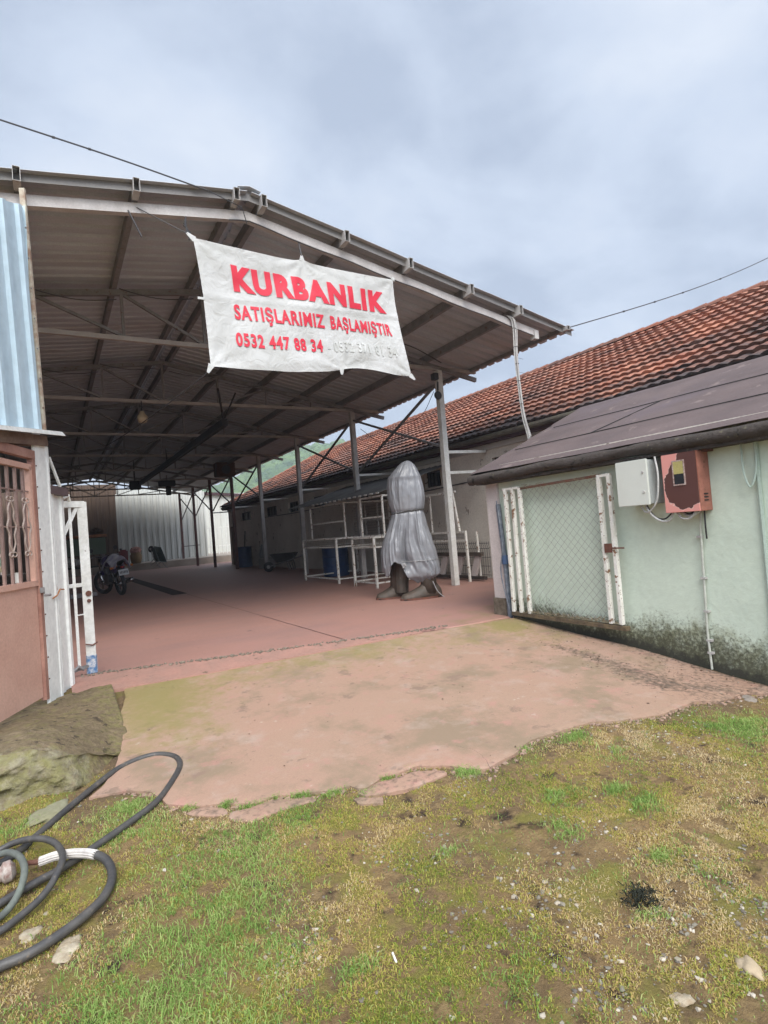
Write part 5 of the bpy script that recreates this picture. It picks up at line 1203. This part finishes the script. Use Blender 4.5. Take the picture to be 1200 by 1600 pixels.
mb = MB(); q = Vector((5.8, 8.8, 0))-side*.20+vw*.05; mb.tube(spline([q+Vector((-.02, 0, .1)), q+Vector((0, .02, .35)), q+Vector((.03, 0, .6)), q+Vector((.05, 0, .95))], 5), .16, 14, rfun=lambda t: .12+.06*t); mb.build('leg', m_boot, st)

# ============================================================ bench and wire mesh right of the post
bn = thing('lying_trestle', 'dark wooden trestle bench against the beige wall beside the pillar', 'trestle', (8.3, 10.5, 0))
mb = MB(); mb.bar((8.15, 9.5, .60), (8.15, 12.3, .60), .09, .08); mb.build('top_beam', mat('dark_wood', (.05, .04, .035), .85, (.09, .07, .055), 6), bn)
mb = MB(); mb.bar((8.15, 9.45, .07), (8.15, 12.3, .07), .1, .07); mb.build('bottom_beam', mat('dark_wood2', (.05, .04, .035), .85), bn)
for y in (9.75, 10.35, 10.95):
    mb = MB(); mb.bar((8.17, y+.12, .1), (8.17, y-.1, .57), .06, .16, (0, 1, 0)); mb.build('leg', m_pil, bn)
mb = MB(); x_ = 8.45
for y in np.arange(9.6, 12.6, .075): mb.tube([(x_, y, .05), (x_, y, .68), (x_-.02, y+.03, .74), (x_, y, .80), (x_, y, .86)], .0055, 4)
for z in (.1, .3, .5, .7, .82): mb.tube([(x_, 9.6, z), (x_, 12.6, z)], .006, 4)
tag(mb.build('wire_fence_panel', m_wire, origin=(x_, 10.5, 0)), 'dark welded wire fence panel leaning on the beige wall', 'fence panel')

# ============================================================ lamps, horns, cables
lm = thing('pendant_lamp', 'round cream lamp globe hanging among the roof trusses', 'lamp', (1.95, 13.6, 4.3))
mb = MB(); mb.lathe((1.95, 13.6, 4.2), [(.03, -.02), (.08, .0), (.115, .07), (.11, .14), (.06, .2), (.045, .26)], 18); mb.build('globe', mat('cream_globe', (.5, .42, .28), .4), lm, smooth=True)
mb = MB(); mb.tube([(1.95, 13.6, 4.44), (1.95, 13.6, 4.7)], .012); mb.build('cord', m_wire, lm)
fl2 = thing('floodlight', 'dark floodlight hanging below the far truss', 'floodlight', (4.9, 28, 4.1))
mb = MB(); mb.box((4.9, 28, 4.3), (.75, .3, .28)); mb.build('housing', m_dark, fl2, bevel=.03); mb = MB(); mb.box((4.95, 28, 3.95), (.22, .2, .42)); mb.build('lamp_head', m_dark, fl2, bevel=.02); mb = MB(); mb.tube([(4.9, 28, 4.44), (4.9, 28, 4.7)], .03); mb.build('hanger', m_steel, fl2)
sp = thing('loudspeaker', 'brown boxy loudspeaker fixed high on a shed post', 'loudspeaker', (7.15, 25.6, 4.3))
mb = MB(); mb.box((7.05, 25.7, 4.62), (.85, .6, .65)); mb.build('speaker_box', mat('brown_box', (.09, .045, .03), .8), sp, bevel=.03); mb = MB(); mb.cyl((7.05, 25.4, 4.6), .2, .04, 18, axis=(0, -1, 0)); mb.build('cone', m_black, sp)
sp2 = thing('bell', 'dark hanging winch under the ridge deep inside the shed', 'winch', (3.7, 28, 4.2))
mb = MB(); mb.box((3.5, 28, 4.25), (.5, .3, .4)); mb.build('winch_body', m_dark, sp2, bevel=.04); mb = MB(); mb.tube([(3.5, 28, 4.4), (3.5, 28, 5.4)], .02); mb.build('chain', m_dark, sp2); sp2.name = 'winch'
# dark conveyor-like beam hanging diagonally under the roof
mb = MB(); mb.bar((3.55, 12.6, 4.05), (3.55, 26.5, 4.2), .12, .16); mb.tube([(3.55, 12.7, 4.1), (3.25, 11.9, 4.62)], .025); mb.tube([(3.55, 12.7, 4.1), (3.75, 12.3, 4.66)], .02); mb.tube([(3.55, 20, 4.1), (3.55, 20, 4.66)], .02)
tag(mb.build('hanging_rail', m_dark, origin=(3.55, 18, 4.1)), 'dark rail hung below the trusses running into the shed', 'rail')
# thick bundle of cables hanging from the beam end
hb = thing('cable_bundle', 'bundle of grey cables dangling from the shed beam', 'cable bundle', (7.13, 6.92, 4.9))
rs = random.Random(8)
for k_ in range(11):
    dx, dy = rs.uniform(-.022, .022), rs.uniform(-.02, .02); sp_ = rs.uniform(.6, 1.2)
    pts = spline([(7.06+rs.uniform(-.08, .05), 6.98, 4.86), (7.115+dx*1.6, 6.93+dy, 4.72), (7.075+dx*sp_, 6.92+dy, 4.1), (7.10+dx*.7, 6.92+dy, 3.45), (7.14+dx, 6.92+dy, 3.05), (7.21+dx*1.2, 6.9+dy, 2.68+rs.uniform(-.02, .08))], 7)
    mb = MB(); mb.tube(pts, .0085, 5); mb.build('cable', m_cablew if k_ % 3 else m_steelp, hb)
mb = MB()
for z in (4.62, 4.3, 4.0, 3.7, 3.3): mb.tube([(7.09+.012*math.cos(a), 6.92+.03*math.sin(a), z) if False else (7.085+(.03 if z < 3.5 else 0)+.032*math.cos(a), 6.92+.03*math.sin(a), z) for a in np.linspace(0, 6.4, 9)], .005, 4)
for z in (4.1, 3.85): mb.tube([(7.1, 6.9, z), (7.2, 6.88, z-.02)], .003, 3)
mb.tube([(7.2, 6.9, 2.8), (7.33, 6.88, 2.77), (7.42, 6.88, 2.74)], .003, 3)
mb.build('binding_wire', m_wire, hb)
mb = MB(); mb.tube(spline([(-.215, 6.8, 5.946), (.9, 6.8, 5.84), (1.914, 6.8, 5.713)], 6), .009, 6); mb.tube([(-3.2, 6.8, 6.35), (-.215, 6.8, 5.946)], .009, 6); mb.tube([(1.9, 6.8, 5.72), (2.35, 6.84, 5.62), (2.42, 6.9, 5.45)], .007, 5)
for a in (.25, .6): mb.cyl((a, 6.8, 5.905-(a-.2)*.09), .014, .03, 6, axis=(1, 0, 0))
tag(mb.build('overhead_cable', m_wire, origin=(0, 6.8, 5.9)), 'overhead cable entering from the upper left to the shed gable', 'cable')
mb = MB(); p, q = Vector((8.45, 6.85, 4.78)), Vector((22, 6.85, 10.1))
mb.tube([p.lerp(q, t)-Vector((0, 0, .35*math.sin(math.pi*t))) for t in np.linspace(0, 1, 24)], .011, 6)
for t_ in (.12, .2, .28, .4): c_ = p.lerp(q, t_)-Vector((0, 0, .35*math.sin(math.pi*t_))); mb.cyl(c_, .02, .04, 6, axis=(1, 0, .3))
tag(mb.build('overhead_cable', m_wire, origin=p), 'overhead cable rising right from the shed eave over the tiles', 'cable')
mb = MB()
mb.tube([(-.1+(7.7)*t, 6.985, rz(-.1+7.7*t)-.33-.02*math.sin(18*t)**2) for t in np.linspace(.3, 1, 40)], .008, 5)
mb.tube(spline([(1.0, 6.98, 5.35), (1.05, 6.96, 5.22), (1.13, 6.97, 5.05)], 4), .01, 5)
for k_ in range(5): mb.tube([(1.62+k_*.01, 6.97, 5.3+.03*k_), (1.7-k_*.012, 6.96, 5.22-.01*k_), (1.68, 6.97, 5.12+.03*k_)], .008, 4)
tag(mb.build('beam_wire', m_wire, origin=(3, 6.98, 5.2)), 'thin dark wire tied along the front beam above the banner', 'wire')
mb = MB(); mb.tube(spline([(7.5, 9.9, 4.3), (7.6, 10.6, 3.9), (7.5, 11.3, 3.85)], 5), .008, 4); mb.tube(spline([(7.4, 13.2, 4.1), (7.5, 12.4, 3.6), (7.6, 11.4, 3.55)], 5), .008, 4)
tag(mb.build('loose_wire', m_wire, origin=(7.5, 11, 4)), 'loose thin wire drooping between the first two posts', 'wire')

# ============================================================ hoses in the yard
def hose(name, label, pts, r, m, lift=None):
    P = []
    for i, q in enumerate(pts):
        dz = q[2]*.9 if len(q) > 2 else r; P.append(G(q[0], q[1], dz))
    sp_ = spline(P, 8); return sp_
m_hose = mat('black_hose', (.032, .032, .035), .5, (.085, .078, .07), 9, amt=.7, bump=.25, bscale=30, spots=[((.15, .12, .09), 24, .60, .1)])
m_hoseg = mat('grey_green_hose', (.13, .145, .12), .6, (.075, .08, .075), 9, spots=[((.5, .5, .45), 25, .68)])
hA = [(-70, 1445), (-30, 1428), (0, 1412), (47, 1384), (84, 1364), (112, 1347), (150, 1322), (200, 1287), (243, 1254), (268, 1222), (281, 1197), (276, 1184), (258, 1179), (238, 1180), (212, 1188), (183, 1202), (150, 1227), (110, 1260), (70, 1295), (55, 1308), (30, 1330), (0, 1350), (-40, 1375)]
mb = MB(); mb.tube(hose('', '', hA, .019, 0), .0195, 12); tag(mb.build('hose', m_hose, origin=G(150, 1300), smooth=True), 'long black rubber hose looping onto the pink concrete', 'hose', 'hoses coiled on the grass')
hB = [(-40, 1350, .03), (0, 1328, .05), (22, 1317, .07), (46, 1311, .09), (70, 1311, .10), (88, 1319, .10), (98, 1336, .10), (94, 1354, .09), (80, 1382, .06), (60, 1407, .04), (30, 1433, .03), (0, 1455, .03), (-50, 1480, .03)]
mb = MB(); mb.tube(hose('', '', hB, .022, 0), .0165, 12); tag(mb.build('hose', m_hose, origin=G(80, 1340), smooth=True), 'thin black hose loop crossing above the white ribbed section', 'hose', 'hoses coiled on the grass')
hC = [(-40, 1345, .05), (-5, 1336, .09), (14, 1332, .11), (30, 1338, .12), (38, 1354, .11), (36, 1376, .08), (26, 1402, .05), (10, 1424, .03), (-10, 1440, .03), (-40, 1460, .03)]
mb = MB(); mb.tube(hose('', '', hC, .022, 0), .0160, 12); tag(mb.build('hose', m_hoseg, origin=G(30, 1370), smooth=True), 'small grey green hose loop at the left edge', 'hose', 'hoses coiled on the grass')
hD = thing('hose', 'black hose with white ribbed sleeve and rusty coupling', 'hose', tuple(G(150, 1350)), 'hoses coiled on the grass')
pD = hose('', '', [(40, 1349, .06), (62, 1346, .06), (85, 1338, .07), (108, 1334, .075), (130, 1333, .075), (151, 1336, .07), (165, 1343, .06), (174, 1358, .05), (174, 1378, .04), (163, 1400, .03), (148, 1417, .03), (120, 1441, .03), (82, 1468, .03), (42, 1492, .03), (0, 1510, .03), (-50, 1535, .03)], .024, 0)
k1 = 8*1; k2 = 8*5
mb = MB(); mb.tube(pD[k2-1:], .0205, 12); mb.build('hose_body', m_hose, hD, smooth=True)
mb = MB(); n = 16; sl2 = pD[k1:k2+1]
mb.tube(sl2, .0215, 24, rfun=None)
vs = mb.v[:]; 
for i in range(len(sl2)):
    for k in range(24):
        q = Vector(vs[i*24+k]); c = sl2[i]; mb.v[i*24+k] = tuple(c+(q-c)*(1.04 if k % 2 else .88))
mb.build('ribbed_sleeve', mat('white_ribbed', (.55, .52, .48), .6, (.35, .32, .3), 15), hD)
mb = MB(); mb.tube(pD[:k1+1], .012, 10); mb.build('rusty_stub', m_rust, hD)
mb = MB(); c = pD[0]; mb.lathe(c-Vector((.16, .02, .01)), [(.035, -.05), (.045, -.04), (.045, 0), (.035, .01), (.035, .06), (.05, .07), (.05, .1), (.025, .12)], 18, axis=(1, .1, .03)); mb.build('coupling', mat('chalky_coupling', (.42, .38, .34), .7, (.2, .12, .1), 30), hD, smooth=True, auto=40)

# ============================================================ stones, gravel, grass
bm = bmesh.new(); bmesh.ops.create_icosphere(bm, subdivisions=1, radius=1); sv = np.array([v.co[:] for v in bm.verts]); sf = np.array([[v.index for v in f.verts] for f in bm.faces]); bm.free()
bm = bmesh.new(); bmesh.ops.create_icosphere(bm, subdivisions=3, radius=1); bv3 = np.array([v.co[:] for v in bm.verts]); bf3 = np.array([[v.index for v in f.verts] for f in bm.faces]); bm.free()
m_st = mat('pale_limestone', (.42, .37, .28), .9, (.26, .20, .13), 22, bump=.5, bscale=40)
def rock(px, py, s, label, m=m_st, fl=.3, sub=0):
    p = G(px, py); n = np.array([vnoise(bv3[:, 0]*1.5+k*7, bv3[:, 1]*1.5+bv3[:, 2]*1.3+px, 1., int(px)+k) for k in range(1)])[0][:, None]
    n2 = np.array([vnoise(bv3[:, 0]*3.5+px, bv3[:, 1]*3.5+bv3[:, 2]*2.7, 1., int(px)+5)])[0][:, None]; v = bv3*(.55+.65*n+.45*n2)*np.array([s, s*.7, s*fl]); o = npmesh('stone', v, bf3, m, True, None, (p.x, p.y, float(gsurf(p.x, p.y))-s*fl*.12)); o.rotation_euler = (0, 0, px*.1)
    return tag(o, label, 'stone')
rock(42, 1462, .055, 'pale flat stone between the two lowest hoses', fl=.25)
rock(108, 1478, .07, 'pale ridged stone just below the lowest black hose', fl=.28)
rock(72, 1275, .13, 'flat pale slab stone against the mossy block foot', mat('dull_slab', (.26, .25, .17), .9, (.18, .17, .1), 8), fl=.18)
rock(1170, 1515, .05, 'tan oblong stone near the lower right corner', mat('tan_stone', (.38, .3, .2), .9), fl=.4)
rock(1065, 1560, .035, 'white flat stone at the bottom right', m_st, fl=.4)
rock(1172, 1092, .07, 'pale broken concrete lump at the right end of the driveway edge', mat('broken_concrete', (.3, .26, .23), .95, (.2, .17, .14), 12), fl=.25)
mb = MB(); p = G(619, 1503, .006); mb.tube([p, p+Vector((.012, .045, .0))], .0045, 8); tag(mb.build('cigarette_butt', mat('paper_white', (.7, .68, .64), .8), origin=p), 'white cigarette butt lying on the brown grass', 'cigarette butt')

def scatter(n, seed, x0=-.9, x1=6.2, y0=.7, y1=5.3):
    r = np.random.default_rng(seed); y = y0+(y1-y0)*r.random(n)**1.25; x = x0+(x1-x0)*r.random(n); return x, y, r
# regions painted in picture-independent world coordinates
gA = [G(*q) for q in ((310, 1380), (120, 1330), (60, 1500), (470, 1320), (150, 1560), (260, 1290))]
def green_mask(x, y):
    m = 0
    for cx_, cy_, sx, sy in ((.62, 2.85, .34, .30), (.3, 2.25, .36, .36), (1.05, 3.08, .22, .13), (.3, 3.55, .2, .25), (.0, 1.9, .45, .4), (.5, 2.4, .22, .25)): m = m+blob(x, y, cx_, cy_, sx, sy)
    m = np.clip(m*1.35, 0, 1.25)
    m2 = np.zeros_like(m)
    for q, s in (((900, 1152), .13), ((735, 1208), .07), ((1165, 1135), .22), ((1190, 1150), .2), ((885, 1240), .12), ((1010, 1260), .10), ((600, 1215), .05), ((520, 1240), .07), ((470, 1243), .07), ((390, 1262), .08), ((960, 1180), .12), ((1020, 1430), .1), ((830, 1540), .1), ((240, 1590), .2), ((880, 1300), .1), ((1080, 1350), .1)):
        p = G(*q); m2 = np.maximum(m2, np.exp(-((x-p.x)**2+(y-p.y)**2)/s**2))
    return m, m2
ok_front = lambda x, y: (~pip(drive, x, y)) & (y < 4.6)
pcs = [np.array([[G(*p).x, G(*p).y] for p in q]) for q in pieces_px]
def free(x, y):
    f = ok_front(x, y) & (x < 5.33)
    for P in pcs: f &= ~pip(P, x, y)
    return f
# blades: (n, seed, height range, width, mask, colour)
def blades(name, label, x, y, h, w_, lean, m, r, cvar):
    n = len(x); z = gsurf(x, y); a = r.random(n)*2*math.pi; la = r.random(n)*2*math.pi
    dx, dy = np.cos(a)*w_, np.sin(a)*w_; lx, ly = np.cos(la)*lean*h, np.sin(la)*lean*h
    V = np.empty((n, 5, 3))
    V[:, 0] = np.c_[x-dx, y-dy, z-.004]; V[:, 1] = np.c_[x+dx, y+dy, z-.004]
    V[:, 2] = np.c_[x+dx*.8+lx*.35, y+dy*.8+ly*.35, z+h*.6]; V[:, 3] = np.c_[x-dx*.8+lx*.35, y-dy*.8+ly*.35, z+h*.6]; V[:, 4] = np.c_[x+lx, y+ly, z+h*(1-.35*lean)]
    b_ = np.arange(n)[:, None]*5; F = np.concatenate([b_+np.array([[0, 1, 2]]), b_+np.array([[0, 2, 3]]), b_+np.array([[3, 2, 4]])])
    o = npmesh(name, V.reshape(-1, 3), F, m, False); vattr(o, 'tint', np.repeat(cvar, 5)); return tag(o, label, name.replace('_', ' '), kind='stuff')
def m_blade(name, stops):
    m, t, b = nmat(name); a = t.nodes.new('ShaderNodeAttribute'); a.attribute_name = 'tint'; r = t.nodes.new('ShaderNodeValToRGB')
    el = r.color_ramp.elements; el[0].position = stops[0][0]; el[0].color = (*stops[0][1], 1); el[1].position = stops[-1][0]; el[1].color = (*stops[-1][1], 1)
    for p_, c_ in stops[1:-1]: q = el.new(p_); q.color = (*c_, 1)
    t.links.new(a.outputs['Fac'], r.inputs[0]); t.links.new(r.outputs[0], b.inputs['Base Color']); b.inputs['Roughness'].default_value = .6; b.inputs['Specular IOR Level'].default_value = .2
    tl = t.nodes.new('ShaderNodeBsdfTranslucent'); t.links.new(r.outputs[0], tl.inputs[0]); ms = t.nodes.new('ShaderNodeMixShader'); ms.inputs[0].default_value = .3
    t.links.new(b.outputs[0], ms.inputs[1]); t.links.new(tl.outputs[0], ms.inputs[2]); t.links.new(ms.outputs[0], t.nodes['Material Output'].inputs[0]); return m
x, y, r = scatter(620000, 101); m1, m2 = green_mask(x, y); pr_ = np.clip(m1*(.35+.9*fbm(x, y, 4, 102, 3)), 0, 1)+m2*.8*(fbm(x, y, 10, 109, 3) > .42)+.22*np.clip((fbm(x, y, 5, 108, 3)-.52)*7, 0, 1)
keep = free(x, y) & (r.random(len(x)) < pr_*.75) & (fbm(x, y, 11, 103, 2) > .30); x, y, mm = x[keep], y[keep], np.maximum(m1, m2)[keep]
tx, ty = [], []        # tufts rooted in the crack along the slab and scattered over the yard
for q, s_, n_ in (((735, 1207), .05, 420), ((720, 1204), .03, 160), ((605, 1216), .03, 200), ((640, 1200), .025, 130), ((575, 1238), .03, 160), ((520, 1240), .035, 240), ((470, 1243), .04, 300), ((430, 1246), .03, 200), ((395, 1257), .035, 260), ((355, 1258), .03, 200), ((300, 1262), .03, 180),
                 ((895, 1152), .06, 420), ((820, 1170), .025, 120), ((960, 1235), .05, 260), ((1005, 1250), .05, 260), ((1165, 1140), .12, 900), ((1120, 1135), .06, 300), ((870, 1240), .05, 260), ((1030, 1340), .04, 200), ((560, 1520), .05, 220), ((700, 1330), .04, 160), ((200, 1265), .10, 700), ((20, 1300), .10, 500)):
    p = G(*q); tx.append(p.x+r.normal(0, s_, n_)); ty.append(p.y+r.normal(0, s_*.55, n_))
tx, ty = np.concatenate(tx), np.concatenate(ty); kp = (ty < 4.7) & (~pip(drive, tx, ty) | (pdist(drive, tx, ty)[0] < .03)); x = np.concatenate([x, tx[kp]]); y = np.concatenate([y, ty[kp]]); mm = np.concatenate([mm, np.full(kp.sum(), 1.1)])
h = (.012+.034*r.random(len(x))**1.4)*(.4+.9*fbm(x, y, 8, 107, 3))*(.6+.5*np.clip(mm, 0, 1)); 
blades('green_grass', 'fresh green grass growing round the hoses and in tufts', x, y, h, .0012+.0011*r.random(len(x)), .9, m_blade('green_blades', [(0, (.07, .15, .03)), (.4, (.19, .32, .07)), (.7, (.35, .45, .14)), (1, (.56, .52, .26))]), r, np.clip(.5*r.random(len(x))+.5*fbm(x, y, 3, 104, 3), 0, 1))
x, y, r = scatter(1500000, 201); m1, m2 = green_mask(x, y); d_, _, _ = pdist(drive, x, y)
pr_ = np.clip(2.4*(fbm(x, y, 2.3, 202, 4)-.27), 0, 1)*(.35+.65*sst(.05, .3, d_))*(1-.4*np.clip(m1, 0, 1))
keep = free(x, y) & (r.random(len(x)) < pr_*.8) & (fbm(x, y, 13, 203, 3) > .42); x, y = x[keep], y[keep]
h = .005+.014*r.random(len(x))**1.5
tint = np.clip(.5+1.5*(fbm(x, y, 2.0, 204, 3)-.45)+.7*(r.random(len(x))-.5), 0, 1)
blades('dry_grass', 'short yellowing grass and moss spread over the yard', x, y, h, .0011+.0012*r.random(len(x)), 1.1, m_blade('dry_blades', [(0, (.13, .19, .03)), (.3, (.33, .36, .06)), (.5, (.46, .40, .11)), (.75, (.50, .345, .14)), (1, (.66, .53, .32))]), r, tint)
# gravel
def stones(name, label, x, y, s, m, r, flat=.6):
    n = len(x); z = gsurf(x, y); k = len(sv)
    sc = s[:, None]*np.c_[.8+.5*r.random(n), .7+.4*r.random(n), flat*(.7+.5*r.random(n))]
    a = r.random(n)*6.28; base = sv[None]*(1+.9*(r.random((n, k, 1))-.5))*sc[:, None, :]
    X_ = base[..., 0]*np.cos(a)[:, None]-base[..., 1]*np.sin(a)[:, None]; Y_ = base[..., 0]*np.sin(a)[:, None]+base[..., 1]*np.cos(a)[:, None]
    V = np.stack([X_+x[:, None], Y_+y[:, None], base[..., 2]+z[:, None]+(s*.15)[:, None]], -1); F = (sf[None]+(np.arange(n)*k)[:, None, None]).reshape(-1, 3)
    o = npmesh(name, V.reshape(-1, 3), F, m, False); vattr(o, 'tint', np.repeat(r.random(n), k)); return tag(o, label, name.replace('_', ' '), kind='stuff')
m_grav = m_blade('gravel_tint', [(0, (.14, .12, .10)), (.35, (.26, .225, .18)), (.6, (.27, .25, .20)), (.8, (.42, .36, .27)), (1, (.64, .58, .49))])
x, y, r = scatter(120000, 301)
cl_ = 0
for q, s in (((1110, 1480), .28), ((960, 1560), .2), ((885, 1540), .16), ((700, 1450), .12), ((470, 1480), .14), ((730, 1225), .12), ((1010, 1140), .35), ((640, 1330), .2), ((920, 1300), .2), ((830, 1420), .2), ((1180, 1420), .3)):
    p = G(*q); cl_ = np.maximum(cl_, np.exp(-((x-p.x)**2+(y-p.y)**2)/s**2)) if not isinstance(cl_, int) else np.exp(-((x-p.x)**2+(y-p.y)**2)/s**2)
keep = free(x, y) & (r.random(len(x)) < .07*(fbm(x, y, 2, 302, 3)*1.2)+.8*cl_*(fbm(x, y, 9, 303, 2) > .42))
x, y = x[keep], y[keep]; stones('gravel', 'grey and white gravel showing through the worn grass', x, y, .0022+.010*r.random(len(x))**4.5, m_grav, r)
mb = MB()
for pts in ([(5.0, 3.3), (4.7, 3.5), (4.45, 3.75), (4.3, 4.1)], [(2.3, 2.75), (2.4, 3.0), (2.36, 3.2)]):
    sp_ = spline([(a, b_, 0) for a, b_ in pts], 14)
    P_ = [(q.x+.02*float(vnoise(q.x*25, q.y*25, 1, 7)-.5), q.y+.02*float(vnoise(q.x*25, q.y*25, 1, 8)-.5)) for q in sp_]
    mb.tube([(a, b_, float(slab_z(a, b_))+.0175) for a, b_ in P_], .0009, 4, cap=False)
tag(mb.build('driveway_crack', m_dark), kind='structure')
m_rub = mat('pink_rubble', (.33, .21, .16), .9, (.2, .15, .11), 30)
rr_ = np.random.default_rng(55); ex = []; ey = []
fp_ = drive[1:32]
for i in range(len(fp_)-1):
    n_ = int(np.hypot(*(fp_[i+1]-fp_[i]))*130)
    for _ in range(n_):
        t_ = rr_.random(); q = fp_[i]*(1-t_)+fp_[i+1]*t_; ex.append(q[0]+rr_.normal(-.01, .03)); ey.append(q[1]-abs(rr_.normal(0, .035)))
ex = np.array(ex); ey = np.array(ey); kp = free(ex, ey); ex, ey = ex[kp], ey[kp]
stones('rubble', 'crumbled pink concrete rubble along the broken driveway edge', ex, ey, .003+.017*rr_.random(len(ex))**3, m_rub, rr_, .5)
# leaf litter and dark crumbs on the driveway along the wall
x, y, r = scatter(9000, 401, .6, 5.35, 2.0, 5.9); w_ = .9*np.exp(-(5.37-x)/.14)*(y < 5.6)+.8*blob(x, y, 4.75, 4.05, .15, .5)*(fbm(x, y, 7, 402, 2) > .5)+.35*blob(x, y, 4.8, 3.1, .35, .7)+.02
keep = pip(drive, x, y) & (r.random(len(x)) < w_); x, y = x[keep], y[keep]; n = len(x); a = r.random(n)*6.28; s = .005+.011*r.random(n)**2
z = slab_z(x, y)+.022; V = np.empty((n, 4, 3))
for k_, (u, v) in enumerate(((-1, 0), (0, -.5), (1, 0), (0, .5))): V[:, k_] = np.c_[x+(u*np.cos(a)-v*np.sin(a))*s, y+(u*np.sin(a)+v*np.cos(a))*s, z+.004*r.random(n)]
o = npmesh('leaf_litter', V.reshape(-1, 3), np.arange(n*4).reshape(n, 4), m_blade('litter', [(0, (.05, .03, .022)), (.7, (.1, .06, .04)), (.92, (.2, .13, .08)), (1, (.5, .46, .4))]), False); vattr(o, 'tint', np.repeat(r.random(n), 4)); tag(o, 'dark leaf litter and grit along the foot of the mint wall', 'leaf litter', kind='stuff')
# charred twig clump
p = G(1003, 1405); mb = MB(); rs = random.Random(12); z0 = float(gsurf(p.x, p.y))
for i in range(260):
    a = rs.gauss(0, .045); b_ = rs.gauss(0, .035); mb.tube([(p.x+a, p.y+b_, z0+rs.uniform(-.002, .012)), (p.x+a+rs.uniform(-.02, .02), p.y+b_+rs.uniform(-.02, .02), z0+rs.uniform(.0, .022))], .0022, 3, cap=False)
tag(mb.build('dark_weed_clump', mat('charred', (.02, .022, .015), .9), origin=p), 'blackened dead weed clump in the yellow grass', 'weed clump', kind='stuff')

# ============================================================ moist air
m_haze = bpy.data.materials.new('moist_air'); m_haze.use_nodes = True; t = m_haze.node_tree; t.nodes.clear()
o_ = t.nodes.new('ShaderNodeOutputMaterial'); pv = t.nodes.new('ShaderNodeVolumePrincipled'); pv.inputs['Color'].default_value = (.78, .86, .95, 1); pv.inputs['Density'].default_value = .0013; pv.inputs['Anisotropy'].default_value = .1
t.links.new(pv.outputs[0], o_.inputs['Volume'])
mb = MB(); mb.box((500, 500, 44), (4200, 4200, 96)); hz_ = mb.build('haze', m_haze); tag(hz_, 'thin moist air between the yard and the wooded hill', 'haze', kind='stuff')
